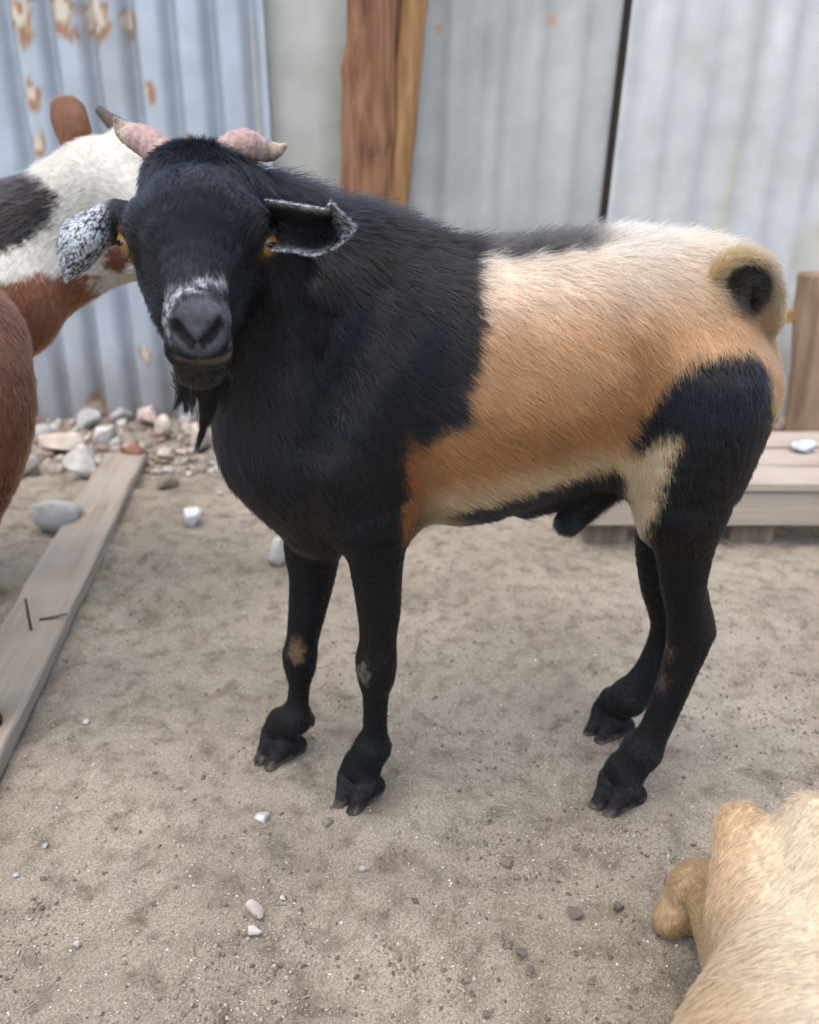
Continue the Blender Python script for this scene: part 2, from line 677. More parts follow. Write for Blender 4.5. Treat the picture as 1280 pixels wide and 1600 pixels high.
bx = P(956, 200, FENCE_Y)[0]
seam_shade_strip = board("seam_shade_strip", (bx - 0.035 * 0.7, FENCE_Y + 0.05, 0.0), (bx + 0.035, FENCE_Y + 0.05, 1.7), 0.10, 0.03, mat_wood("dark_seam_shade", (0.05, 0.04, 0.03), (0.11, 0.09, 0.07), (40, 40, 3), 0.5), fence, 12, up=(0, 1, 0))  # added dark strip, stands in for the shade in the sheet seam
seam_shade_strip["label"] = "dark strip added behind the gap between the two pale sheets for shade"
rail = board("rail", P(1215, 506, 2.3), P(1330, 486, 2.3), 0.03, 0.035, M_post2, fence, 4)
rail["label"] = "short tan stick of rail at the right end"

# ------------------------------------------------------------------ plank on the ground
M_plank = mat_wood("dusty_plank", (0.21, 0.165, 0.12), (0.37, 0.30, 0.225), (70, 70, 3), 0.8, dust=(0.33, 0.285, 0.225), dustamt=0.9)
root = empty("wooden_plank", (-0.62, 1.3, 0), "long dusty plank lying on the soil, running from the left edge back to the rubble", "plank")
board("plank_board", (-0.4855, 0.35, 0.002), (-0.742, 2.06, 0.004), 0.105, 0.028, M_plank, root, 2, rough=0.008, segs=80)
M_nail = mat_attr("rusty_nail", rough=0.7, metallic=0.5)


def tube(name, pts, radii, mat, parent=None, col=None, ns=8, caps=True):
    pts = np.asarray(pts, float)
    n = len(pts)
    T = np.gradient(pts, axis=0)
    T /= np.linalg.norm(T, axis=1)[:, None]
    ref = np.array([0.31, 0.17, 0.93])
    V = []
    for i in range(n):
        u = np.cross(T[i], ref)
        u /= np.linalg.norm(u)
        v = np.cross(T[i], u)
        for j in range(ns):
            t = 2 * math.pi * j / ns
            V.append(pts[i] + radii[i] * (math.cos(t) * u + math.sin(t) * v))
    V = np.array(V)
    F = []
    for i in range(n - 1):
        for j in range(ns):
            k = (j + 1) % ns
            F.append((i * ns + j, i * ns + k, (i + 1) * ns + k, (i + 1) * ns + j))
    F.append(tuple(range(ns - 1, -1, -1)))
    F.append(tuple((n - 1) * ns + j for j in range(ns)))
    cc = None
    if col is not None:
        col = np.asarray(col, float)
        cc = np.repeat(col, ns, 0) if col.ndim == 2 else np.tile(col, (len(V), 1))
    return mesh_obj(name, V, F, mat, parent, cc)


q = Q(49, 985, 0.030)
tube("nail", [q, q + (0.0, 0.0, 0.03), q + (-0.001, 0.003, 0.055)], [0.0022, 0.0022, 0.0022], M_nail, root, (0.09, 0.065, 0.05))
q = Q(62, 968, 0.033)
tube("nail", [q, q + (0.02, 0.004, 0.002), q + (0.042, 0.008, 0.006)], [0.0022, 0.0022, 0.0018], M_nail, root, (0.12, 0.09, 0.07))

# ------------------------------------------------------------------ low slatted platform on the right
M_pal = mat_wood("grey_platform_wood", (0.25, 0.195, 0.145), (0.40, 0.325, 0.25), (50, 50, 3), 0.5, dust=(0.40, 0.34, 0.28), dustamt=0.7)
pal = empty("wooden_platform", (0.9, 1.6, 0), "low platform of pale boards on blocks behind the black and tan goat's hind legs", "platform")
xa, xb = P(905, 800, 1.55)[0], 1.55
board("deck_board", (xa + 0.02, 1.572, 0.1235), (xb, 1.560, 0.1225), 0.105, 0.022, M_pal, pal, 3, segs=60)
board("deck_board", (xa + 0.05, 1.693, 0.118), (xb, 1.685, 0.125), 0.104, 0.022, M_pal, pal, 5, segs=60)
board("deck_board", (xa + 0.04, 1.82, 0.122), (xb, 1.82, 0.122), 0.110, 0.022, M_pal, pal, 8, segs=60)
board("fascia_board", (xa - 0.01, 1.535, 0.048), (xb, 1.535, 0.048), 0.024, 0.073, M_pal, pal, 6, segs=60)
M_block = mat_wood("dark_block_wood", (0.10, 0.075, 0.05), (0.22, 0.165, 0.12), (50, 50, 5), 0.5)
for i, bx in enumerate((xa + 0.06, xa + 0.36, xa + 0.72, xa + 1.05)):
    board("block", (bx, 1.55, -0.01), (bx, 1.55, 0.046), 0.09, 0.09, M_block, pal, 20 + i, up=(0, 1, 0), segs=4)
    board("block", (bx, 1.80, -0.01), (bx, 1.80, 0.120), 0.09, 0.09, M_block, pal, 30 + i, up=(0, 1, 0), segs=4)


# ------------------------------------------------------------------ rubble
def ico(sub):
    import bmesh
    bm = bmesh.new()
    bmesh.ops.create_icosphere(bm, subdivisions=sub, radius=1)
    V = np.array([v.co[:] for v in bm.verts])
    F = np.array([[v.index for v in f.verts] for f in bm.faces])
    bm.free()
    return V, F


ICO3 = ico(3)
ICO1 = ico(1)
ICO2 = ico(2)


def stone_pts(V, seed, size, cuts=15, rotz=0.0):
    r = np.random.default_rng(seed)
    V = V.copy()
    for _ in range(cuts):
        n = r.normal(size=3)
        n /= np.linalg.norm(n)
        d = r.uniform(0.38, 0.75)
        V -= np.maximum(V @ n - d, 0)[:, None] * n
    V *= (1 + (fbm(V + seed, 2.5, 3, seed) - 0.5)[:, None] * 0.22)
    V /= np.abs(V).max(0)
    V = V * np.asarray(size) / 2
    c, s = math.cos(rotz), math.sin(rotz)
    return V @ np.array([[c, s, 0], [-s, c, 0], [0, 0, 1]])


def stone(px, py, wpx, hpx, col, label, seed, name="stone", cat="stone", depthf=0.9, rot=None):
    """a lump of rubble whose foot stands at photo pixel (px, py)"""
    q = Q(px, py, 0.0)
    s = pxscale(q)
    w, h = wpx * s, hpx * s
    V = stone_pts(ICO3[0], seed, (w, w * depthf, h * 1.15), rotz=rot if rot is not None else 0)
    V += np.array([q[0], q[1] + w * depthf * 0.35, h * 0.42])
    c = np.asarray(col)[None, :] * (0.9 + 0.25 * fbm(V, 30, 3, seed))[:, None]
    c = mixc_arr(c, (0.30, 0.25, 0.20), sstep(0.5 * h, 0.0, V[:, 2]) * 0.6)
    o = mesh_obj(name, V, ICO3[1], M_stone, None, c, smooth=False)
    tag(o, label, cat)
    return o


WHITE = (0.43, 0.40, 0.355)
GREYW = (0.36, 0.34, 0.31)
BEIGE = (0.46, 0.38, 0.30)
PINK = (0.44, 0.33, 0.28)
BRICK = (0.27, 0.13, 0.085)
GREY = (0.33, 0.30, 0.27)
stone(77, 838, 92, 66, GREYW, "large pale grey rock leaning against the left edge of the plank", 101)
stone(126, 752, 64, 56, WHITE, "white angular rock left of the plank's far end", 102)
stone(33, 748, 44, 36, WHITE, "white rock beside the brown goat's haunch", 103)
stone(301, 824, 40, 36, (0.58, 0.58, 0.57), "round bright white stone alone on the soil below the black goat's beard", 104)
stone(436, 888, 40, 56, WHITE, "white block half hidden behind the black goat's far foreleg", 105, depthf=0.8)
stone(100, 712, 84, 36, BEIGE, "flat beige slab lying in the rubble left of the plank", 106, depthf=0.7)
stone(162, 700, 42, 40, WHITE, "whitish lump just behind the white angular rock", 107)
stone(212, 728, 54, 36, BRICK, "reddish brown brick piece at the far end of the plank", 108, name="brick_piece", cat="brick")
stone(258, 690, 34, 42, BEIGE, "upright beige rock right of the brick piece", 109)
stone(312, 706, 36, 52, BEIGE, "tall beige rock behind the black goat's beard", 110)
stone(340, 690, 36, 30, PINK, "pinkish rock against the black goat's chest", 111)
stone(256, 722, 26, 22, BEIGE, "small beige stone touching the brick piece", 112)
stone(262, 746, 24, 20, GREY, "small grey stone right of the plank's far end", 113)
stone(280, 716, 22, 18, PINK, "small pinkish stone between two beige rocks", 114)
stone(135, 672, 44, 28, GREYW, "pale lump at the foot of the blue-grey sheet", 115)
stone(186, 662, 40, 26, GREY, "grey lump at the foot of the sheet behind the plank", 116)
stone(232, 668, 44, 32, PINK, "dull pink lump at the foot of the sheet behind the upright rock", 117)
stone(60, 690, 50, 26, GREY, "grey lump at the foot of the sheet, leftmost in the rubble", 118)
stone(378, 818, 14, 12, WHITE, "tiny white stone right of the round white stone", 119)
stone(342, 776, 10, 9, WHITE, "tiny pale pebble above the round white stone", 120)
stone(290, 668, 34, 24, GREYW, "pale lump at the foot of the sheet under the goat's chin", 121)
stone(255, 770, 46, 24, (0.20, 0.16, 0.12), "dark brown clod beside the plank's far end", 122, name="clod", cat="clod")
V = stone_pts(ICO3[0], 131, (0.07, 0.05, 0.035))
V += P(1258, 712, 1.72) * np.array([1, 1, 0]) + np.array([0, 0, 0.158])
tag(mesh_obj("stone", V, ICO3[1], M_stone, None, np.tile((0.42, 0.42, 0.43), (len(V), 1))), "bright white lump lying on the pale boards of the platform", "stone")
# a few bigger bits on the bare soil
stone(405, 1287, 30, 13, (0.50, 0.47, 0.42), "flat white flake in front of the black goat's front hooves", 141, name="stone_chip", cat="stone chip")
stone(566, 1363, 13, 11, WHITE, "small white pebble midway between the front and hind hooves, nearer the viewer", 142, name="pebble", cat="pebble")
stone(441, 1408, 12, 9, WHITE, "small white pebble below the flat flake", 143, name="pebble", cat="pebble")
stone(398, 1440, 30, 34, (0.38, 0.31, 0.26), "brownish pebble half sunk in the soil left of centre", 144, name="pebble", cat="pebble")
stone(398, 1468, 26, 20, (0.45, 0.40, 0.37), "pale pebble just below the half sunk brownish one", 145, name="pebble", cat="pebble")
stone(120, 1480, 12, 9, WHITE, "small white pebble at the lower left", 146, name="pebble", cat="pebble")
stone(68, 1328, 12, 9, WHITE, "small white pebble near the left edge", 147, name="pebble", cat="pebble")
stone(26, 1372, 14, 9, WHITE, "white pebble nearest the left edge", 148, name="pebble", cat="pebble")
stone(135, 1135, 15, 12, WHITE, "white pebble right of the plank's near end", 149, name="pebble", cat="pebble")
stone(900, 1438, 27, 18, (0.12, 0.10, 0.08), "dark round dropping left of the lying goat's knee", 150, name="dropping", cat="dropping")
stone(968, 1428, 20, 18, (0.11, 0.09, 0.07), "dark dropping nearest the lying goat's knee", 151, name="dropping", cat="dropping")
stone(815, 1498, 20, 16, (0.12, 0.10, 0.08), "dark dropping below and left of the round one", 152, name="dropping", cat="dropping")
stone(830, 1524, 17, 13, (0.13, 0.10, 0.08), "smaller dark dropping, the lower of the lower pair", 153, name="dropping", cat="dropping")
stone(795, 1358, 20, 11, (0.16, 0.13, 0.10), "dark clod with a pale fleck below the goat's belly", 154, name="clod", cat="clod")
stone(510, 1296, 22, 12, (0.18, 0.15, 0.115), "brown clod just left of the near front hoof", 155, name="clod", cat="clod")
stone(760, 1592, 14, 11, (0.12, 0.10, 0.08), "dark dropping at the bottom edge", 156, name="dropping", cat="dropping")


def scatter(name, n, smin, smax, palette, seed, label, cat, flat=0.7, patchy=0.0, ylim=(0.36, 2.4)):
    r = np.random.default_rng(seed)
    bv, bf = ICO1
    # more crumbs near the viewer so that they stay as dense in the picture
    y = ylim[0] + (ylim[1] - ylim[0]) * r.random(n * 4) ** 1.6
    x = (r.random(n * 4) - 0.5) * 2 * (0.22 + 0.56 * y)
    p = np.stack([x, y, np.zeros_like(x)], -1)
    if patchy > 0:
        keep = sstep(0.42, 0.62, fbm(p, 7.0, 3, seed)) * patchy + (1 - patchy) > r.random(n * 4)
    else:
        keep = np.ones(n * 4, bool)
    x, y = x[keep][:n], y[keep][:n]
    n = len(x)
    s = smin + (smax - smin) * r.random(n) ** 3
    z = ground_z(x, y)
    rot = r.normal(size=(n, 3, 3))
    rot, _ = np.linalg.qr(rot)
    jit = 1 + 0.35 * r.normal(size=(n, len(bv), 1))
    base = bv[None] * np.clip(jit, 0.5, 1.5) * np.stack([np.ones(n), r.uniform(0.6, 1, n), r.uniform(0.5, 0.9, n)], -1)[:, None, :]
    V = np.einsum('nij,nkj->nki', rot, base) * s[:, None, None]
    V[..., 2] *= flat
    V += np.stack([x, y, z + s * 0.25], -1)[:, None, :]
    F = bf[None] + (np.arange(n) * len(bv))[:, None, None]
    pal = np.asarray(palette)
    col = pal[r.integers(0, len(pal), n)] * r.uniform(0.75, 1.2, n)[:, None]
    o = mesh_obj(name, V.reshape(-1, 3), F.reshape(-1, 3), M_crumb, None, np.repeat(col, len(bv), 0))
    tag(o, label, cat, kind="stuff")


scatter("soil_crumbs", 38000, 0.0005, 0.0028, [(0.36, 0.30, 0.24), (0.26, 0.21, 0.165), (0.31, 0.26, 0.20), (0.15, 0.12, 0.09)], 61, "loose brown soil crumbs strewn over the ground", "soil", patchy=0.9)
scatter("rubble", 2600, 0.004, 0.026, [(0.40, 0.34, 0.28), (0.30, 0.25, 0.20), (0.22, 0.18, 0.14), (0.46, 0.42, 0.37), (0.28, 0.19, 0.15)], 64, "mixed stones and clods heaped along the foot of the fence", "rubble", flat=0.8, patchy=0.5, ylim=(1.98, 2.46))
scatter("grit", 9000, 0.0005, 0.0016, [(0.55, 0.51, 0.45), (0.42, 0.37, 0.31), (0.65, 0.62, 0.57)], 62, "fine pale grit strewn over the ground", "grit")
scatter("manure_bits", 800, 0.0012, 0.0045, [(0.13, 0.10, 0.075), (0.17, 0.135, 0.10), (0.20, 0.16, 0.12)], 63, "small dark manure crumbs scattered over the ground", "manure", flat=0.55, patchy=0.8)


def straw(n, seed):
    r = np.random.default_rng(seed)
    y = 0.36 + 1.9 * r.random(n) ** 1.6
    x = (r.random(n) - 0.5) * 2 * (0.22 + 0.56 * y)
    a = r.uniform(0, math.pi, n)
    L = 0.0015 + 0.007 * r.random(n) ** 2
    w = r.uniform(0.0002, 0.0005, n)
    d = np.stack([np.cos(a), np.sin(a), r.uniform(-0.15, 0.15, n)], -1)
    sd = np.stack([-np.sin(a), np.cos(a), np.zeros(n)], -1)
    up = np.array([0, 0, 1.0])
    c = np.stack([x, y, ground_z(x, y) + 0.0012], -1)
    V = np.stack([c - d * L[:, None] - sd * w[:, None], c - d * L[:, None] + sd * w[:, None], c - d * L[:, None] + up * w[:, None] * 1.5,
                  c + d * L[:, None] - sd * w[:, None], c + d * L[:, None] + sd * w[:, None], c + d * L[:, None] + up * w[:, None] * 1.5], 1)
    F = np.array([[0, 1, 4, 3], [1, 2, 5, 4], [2, 0, 3, 5]])
    F = (F[None] + 6 * np.arange(n)[:, None, None]).reshape(-1, 4)
    pal = np.array([(0.42, 0.36, 0.25), (0.30, 0.24, 0.16), (0.20, 0.16, 0.11), (0.50, 0.45, 0.35)])
    col = np.repeat(pal[r.integers(0, 4, n)], 6, 0)
    o = mesh_obj("straw", V.reshape(-1, 3), F, M_crumb, None, col)
    tag(o, "short bits of chopped straw trodden into the soil", "straw", kind="stuff")


straw(1000, 77)


# ------------------------------------------------------------------ animal sculpting: blended limbs -> one continuous skin
def catmull(P_, n):
    P_ = np.asarray(P_, float)
    m = len(P_)
    out = []
    for t in np.linspace(0, m - 1, n):
        i = min(int(t), m - 2)
        f = t - i
        p0, p1, p2, p3 = P_[max(i - 1, 0)], P_[i], P_[i + 1], P_[min(i + 2, m - 1)]
        out.append(0.5 * ((2 * p1) + (-p0 + p2) * f + (2 * p0 - 5 * p1 + 4 * p2 - p3) * f ** 2 + (-p0 + 3 * p1 - 3 * p2 + p3) * f ** 3))
    return np.array(out)


class Sculpt:
    def __init__(self):
        self.pr = []
        self.cuts = []
        self.nl = 0

    def limb(self, pts, k=0.02, sc=(1, 1, 1), flow=None, L=0.012, lift=0.3, tag="", dens=1.0):
        """pts: list of ((x,y,z), r)"""
        if len(pts) == 1:
            pts = pts * 2
        elif len(pts) > 2:
            arr = catmull(np.array([[*p, r] for p, r in pts]), (len(pts) - 1) * 4 + 1)
            pts = [(a[:3], max(a[3], 0.0005)) for a in arr]
        self.nl += 1
        for (a, ra), (b, rb) in zip(pts[:-1], pts[1:]):
            a, b = np.asarray(a, float), np.asarray(b, float)
            fl = flow
            if fl is None:
                d = b - a
                fl = d / (np.linalg.norm(d) + 1e-9)
            fl = np.asarray(fl, float)
            fl = fl / np.linalg.norm(fl)
            self.pr.append(dict(a=a, b=b, ra=ra, rb=rb, k=k, sc=np.asarray(sc, float), flow=fl, L=L, lift=lift, tag=tag, dens=dens, limb=self.nl))

    def cut(self, pts, k=0.004, sc=(1, 1, 1)):
        if len(pts) == 1:
            pts = pts * 2
        for (a, ra), (b, rb) in zip(pts[:-1], pts[1:]):
            self.cuts.append(dict(a=np.asarray(a, float), b=np.asarray(b, float), ra=ra, rb=rb, k=k, sc=np.asarray(sc, float)))

    @staticmethod
    def dist(p, X):
        ab = p['b'] - p['a']
        l2 = ab @ ab
        v = X - p['a']
        t = np.clip((v @ ab) / l2, 0, 1) if l2 > 1e-12 else np.zeros(X.shape[:-1])
        v = (v - t[..., None] * ab) * p['sc']
        return np.sqrt((v * v).sum(-1)) - (p['ra'] + t * (p['rb'] - p['ra']))

    def hit(self, px, py, out=0.0006, t0=0.4, t1=1.2):
        """first point of the sculpt met along the direction of a photo pixel"""
        o = np.array([0, 0, CAM_H])
        d = P(px, py, 1.0) - o
        T = np.linspace(t0, t1, 900)
        X = o + d * T[:, None]
        m = np.full(len(X), 0.5)
        for li in range(1, self.nl + 1):
            seg = [p for p in self.pr if p['limb'] == li]
            dd = np.min([self.dist(p, X) for p in seg], 0)
            k = seg[0]['k']
            hh = np.maximum(k - np.abs(m - dd), 0) / k
            m = np.minimum(m, dd) - hh * hh * k * 0.25
        i = int(np.argmax(m < 0))
        return X[i] - d / np.linalg.norm(d) * out

    def mesh(self, h, zmin=None):
        lo = np.min([np.minimum(p['a'] - p['ra'], p['b'] - p['rb']) for p in self.pr], 0) - 0.03
        hi = np.max([np.maximum(p['a'] + p['ra'], p['b'] + p['rb']) for p in self.pr], 0) + 0.03
        n = np.ceil((hi - lo) / h).astype(int) + 1
        ax = [lo[i] + h * np.arange(n[i]) for i in range(3)]
        f = np.full(n, 0.5, np.float32)

        def sub(p, m):
            R = max(p['ra'], p['rb']) + m
            a = np.minimum(p['a'], p['b']) - R
            b = np.maximum(p['a'], p['b']) + R
            i0 = np.clip(np.floor((a - lo) / h).astype(int), 0, n)
            i1 = np.clip(np.ceil((b - lo) / h).astype(int) + 1, 0, n)
            sl = tuple(slice(i0[i], i1[i]) for i in range(3))
            X = np.stack(np.meshgrid(*[ax[i][sl[i]] for i in range(3)], indexing='ij'), -1)
            return sl, X

        for li in range(1, self.nl + 1):
            seg = [p for p in self.pr if p['limb'] == li]
            k = seg[0]['k']
            box = dict(a=np.min([np.minimum(p['a'], p['b']) for p in seg], 0), b=np.max([np.maximum(p['a'], p['b']) for p in seg], 0),
                       ra=max(max(p['ra'], p['rb']) for p in seg), rb=0.0)
            sl, X = sub(box, k + 0.012)
            d = np.full(X.shape[:3], 0.5, np.float32)
            for p in seg:
                R = max(p['ra'], p['rb']) + k + 0.012
                a_ = np.minimum(p['a'], p['b']) - R
                b_ = np.maximum(p['a'], p['b']) + R
                o_ = X[0, 0, 0]
                i0 = np.clip(np.floor((a_ - o_) / h).astype(int), 0, X.shape[:3])
                i1 = np.clip(np.ceil((b_ - o_) / h).astype(int) + 1, 0, X.shape[:3])
                s2 = tuple(slice(i0[i], i1[i]) for i in range(3))
                d[s2] = np.minimum(d[s2], self.dist(p, X[s2]))
            g = f[sl]
            hh = np.maximum(k - np.abs(g - d), 0) / k
            f[sl] = np.minimum(g, d) - hh * hh * k * 0.25
        for p in self.cuts:
            k = p['k']
            sl, X = sub(p, k + 0.008)
            d = -self.dist(p, X).astype(np.float32)
            g = f[sl]
            hh = np.maximum(k - np.abs(g - d), 0) / k
            f[sl] = np.maximum(g, d) + hh * hh * k * 0.25
        if zmin is not None:
            zz = (zmin - ax[2]).astype(np.float32)[None, None, :]
            f = np.maximum(f, zz)
        V, F = surface_nets(f, lo, h)
        return V, F

    def fields(self, V):
        """blended hair direction, length, lift, density and dominant tag of each vertex"""
        n = len(V)
        D = np.empty((len(self.pr), n), np.float32)
        for i, p in enumerate(self.pr):
            D[i] = self.dist(p, V)
        dm = D.min(0)
        Wt = np.exp(-(D - dm) / 0.010)
        Wt /= Wt.sum(0)
        flow = np.einsum('in,ij->nj', Wt, np.array([p['flow'] for p in self.pr]))
        L = Wt.T @ np.array([p['L'] for p in self.pr])
        lift = Wt.T @ np.array([p['lift'] for p in self.pr])
        dens = Wt.T @ np.array([p['dens'] for p in self.pr])
        tags = sorted(set(p['tag'] for p in self.pr))
        tw = {t: Wt[[i for i, p in enumerate(self.pr) if p['tag'] == t]].sum(0) for t in tags}
        return flow, L, lift, dens, tw


def surface_nets(f, lo, h):
    ins = f < 0
    nx, ny, nz = f.shape
    cnt = np.zeros((nx - 1, ny - 1, nz - 1), np.int8)
    for dx in (0, 1):
        for dy in (0, 1):
            for dz in (0, 1):
                cnt += ins[dx:nx - 1 + dx, dy:ny - 1 + dy, dz:nz - 1 + dz]
    act = (cnt > 0) & (cnt < 8)
    I, J, K = np.nonzero(act)
    idx = np.full(act.shape, -1, np.int32)
    idx[I, J, K] = np.arange(len(I), dtype=np.int32)
    co = [(0, 0, 0), (1, 0, 0), (0, 1, 0), (1, 1, 0), (0, 0, 1), (1, 0, 1), (0, 1, 1), (1, 1, 1)]
    val = [f[I + c[0], J + c[1], K + c[2]] for c in co]
    acc = np.zeros((len(I), 3))
    num = np.zeros(len(I))
    for a in range(8):
        for b in range(a + 1, 8):
            ca, cb = np.array(co[a]), np.array(co[b])
            if np.abs(ca - cb).sum() != 1:
                continue
            m = (val[a] < 0) != (val[b] < 0)
            t = val[a][m] / (val[a][m] - val[b][m])
            acc[m] += ca + t[:, None] * (cb - ca)
            num[m] += 1
    V = (np.stack([I, J, K], -1) + acc / num[:, None]) * h + lo
    faces = []
    for axis in range(3):
        sl0 = [slice(1, -1)] * 3
        sl1 = [slice(1, -1)] * 3
        sl0[axis] = slice(0, -1)
        sl1[axis] = slice(1, None)
        a = ins[tuple(sl0)]
        b = ins[tuple(sl1)]
        e = np.nonzero(a != b)
        g = np.array(e).T.copy()
        for ax2 in range(3):
            if ax2 != axis:
                g[:, ax2] += 1
        u, v = [(1, 2), (2, 0), (0, 1)][axis]
        quad = []
        for du, dv in ((-1, -1), (0, -1), (0, 0), (-1, 0)):
            c = g.copy()
            c[:, u] += du
            c[:, v] += dv
            quad.append(idx[c[:, 0], c[:, 1], c[:, 2]])
        qd = np.stack(quad, -1)
        flip = ~a[e]
        qd[flip] = qd[flip][:, ::-1]
        faces.append(qd)
    F = np.concatenate(faces)
    F = F[(F >= 0).all(1)]
    return V, F


def vert_normals(V, F):
    n = np.cross(V[F[:, 2]] - V[F[:, 0]], V[F[:, 3]] - V[F[:, 1]])
    N = np.zeros_like(V)
    for i in range(4):
        np.add.at(N, F[:, i], n)
    return N / (np.linalg.norm(N, axis=1)[:, None] + 1e-12)


def curves_obj(name, PTS, RAD, COL, parent, mat=None):
    """PTS (n,m,3) world"""
    n, m, _ = PTS.shape
    cu = bpy.data.hair_curves.new(name)
    cu.add_curves([m] * n)
    off = np.array(parent_world(parent)) if parent is not None else 0
    cu.attributes["position"].data.foreach_set("vector", (PTS - off).astype(np.float32).ravel())
    r = cu.attributes.get("radius") or cu.attributes.new("radius", 'FLOAT', 'POINT')
    r.data.foreach_set("value", RAD.astype(np.float32).ravel())
    a = cu.attributes.new("col", 'FLOAT_COLOR', 'CURVE')
    c4 = np.ones((n, 4), np.float32)
    c4[:, :3] = np.clip(COL, 0.003, 0.95)
    a.data.foreach_set("color", c4.ravel())
    cu.materials.append(mat or M_hair)
    o = bpy.data.objects.new(name, cu)
    C.objects.link(o)
    o.parent = parent
    tag(o, kind="stuff")
    return o


def grow(name, parent, V, F, N, flow, L, lift, dens, colfn, count, seed, width=0.00028, jitter=0.16, clump=0.26, gravity=0.25, npt=4, backcull=0.4, clscale=130):
    r = np.random.default_rng(seed)
    tri = np.concatenate([F[:, [0, 1, 2]], F[:, [0, 2, 3]]])
    A = np.linalg.norm(np.cross(V[tri[:, 1]] - V[tri[:, 0]], V[tri[:, 2]] - V[tri[:, 0]]), axis=1) / 2
    nf = N[tri].mean(1)
    w = A * dens[tri].mean(1)
    c = V[tri].mean(1)
    view = np.array([0, 0, CAM_H]) - c
    view /= np.linalg.norm(view, axis=1)[:, None]
    w *= np.where((nf * view).sum(1) < -0.35, backcull, 1.0)      # thinner coat on the side turned away
    cdf = np.cumsum(w)
    pick = np.searchsorted(cdf, r.random(count) * cdf[-1])
    pick = np.minimum(pick, len(tri) - 1)
    b = r.dirichlet((1, 1, 1), count)
    T = tri[pick]
    it = lambda X: (X[T] * (b[:, :, None] if X.ndim == 2 else b)).sum(1)
    p0 = it(V)
    nn = it(N)
    nn /= np.linalg.norm(nn, axis=1)[:, None]
    fl = it(flow)
    ll = it(L) * r.uniform(0.6, 1.25, count)
    lf = it(lift)
    # tufts: neighbouring hairs share a random sideways lean
    cl = np.stack([vnoise(p0, clscale, seed + i) - 0.5 for i in range(3)], -1)
    cl2 = np.stack([vnoise(p0, clscale * 0.3, seed + 5 + i) - 0.5 for i in range(3)], -1)
    fl = fl + cl * clump * 2 + cl2 * clump * 0.9 + r.normal(size=(count, 3)) * jitter
    fl = fl - (fl * nn).sum(1)[:, None] * nn
    fl /= np.linalg.norm(fl, axis=1)[:, None] + 1e-9
    lf = np.clip(lf * (1 + 0.5 * r.normal(size=count)), 0.05, 2.5)
    d = fl + nn * lf[:, None]
    d /= np.linalg.norm(d, axis=1)[:, None]
    PTS = np.empty((count, npt, 3))
    PTS[:, 0] = p0 - nn * 0.0006
    step = ll / (npt - 1)
    cur = PTS[:, 0].copy()
    for i in range(1, npt):
        cur = cur + d * step[:, None]
        PTS[:, i] = cur
        d = d + fl * 0.25 + np.array([0, 0, -gravity])[None] * (ll / 0.03)[:, None] * 0.5 + r.normal(size=(count, 3)) * 0.05
        nrm = (d * nn).sum(1)
        d = d - np.minimum(nrm - 0.03, 0)[:, None] * nn
        d /= np.linalg.norm(d, axis=1)[:, None]
    prof = np.linspace(1, 0.25, npt)
    RAD = np.tile(prof, (count, 1)) * (width * np.where(r.random(count) < 0.15, 1.8, r.uniform(0.6, 1.2, count)))[:, None]
    COL = colfn(p0, nn, {t: it(x) for t, x in TW.items()} if TW else {}, r)
    return curves_obj(name, PTS, RAD, COL, parent)


TW = {}


def build_animal(S, root, colfn, h, count, seed, width=0.00028, zmin=None, **kw):
    global TW
    V, F = S.mesh(h, zmin)
    N = vert_normals(V, F)
    flow, L, lift, dens, tw = S.fields(V)
    TW = tw
    r = np.random.default_rng(seed)
    col = colfn(V, N, tw, r)
    body = mesh_obj("body", V, F, M_skin, root, col * 0.8)
    if count:
        grow("coat", body, V, F, N, flow, L, lift, dens, colfn, count, seed, width, **kw)
    print(root.name, "verts", len(V))
    return body


def pp(*args):
    """(px,py,Y,r_px) -> (world point, radius)"""
    out = []
    for (x, y, Y, r) in args:
        p = P(x, y, Y)
        out.append((p, r * pxscale(p)))
    return out


def dup_axis(p, d):
    return np.asarray(p) + np.asarray(d)


def foot(S, fet, p, heading, size, tag, k=0.012):
    """furred pastern from the fetlock (point, radius) to the tops of the two claws"""
    hd = np.array([math.cos(heading), math.sin(heading), 0])
    sd = np.array([-hd[1], hd[0], 0])
    p = np.array([p[0], p[1], 0.0])
    up = np.array([0, 0, 1.0])
    mid = p - hd * size * 0.38 + up * size * 1.55
    S.limb([fet, ((fet[0] + mid) / 2, (fet[1] + size * 0.78) / 2), (mid, size * 0.74)], k=k, L=0.006, lift=0.2, tag=tag, dens=0.9)
    for s in (-1, 1):
        o = p + sd * s * size * 0.42
        S.limb([(mid + sd * s * 0.004, size * 0.68), (o - hd * size * 0.06 + up * size * 1.16, size * 0.52)], k=k * 0.7, L=0.008, lift=0.2, tag=tag, dens=0.9)
    S.limb([(fet[0] - hd * fet[1] * 0.95 - up * 0.006 + sd * 0.008, 0.0065), (fet[0] - hd * fet[1] * 1.1 - up * 0.016 + sd * 0.008, 0.0045)], k=0.006, L=0.002, tag=tag, dens=0.2)
    S.limb([(fet[0] - hd * fet[1] * 0.95 - up * 0.006 - sd * 0.008, 0.0065), (fet[0] - hd * fet[1] * 1.1 - up * 0.016 - sd * 0.008, 0.0045)], k=0.006, L=0.002, tag=tag, dens=0.2)


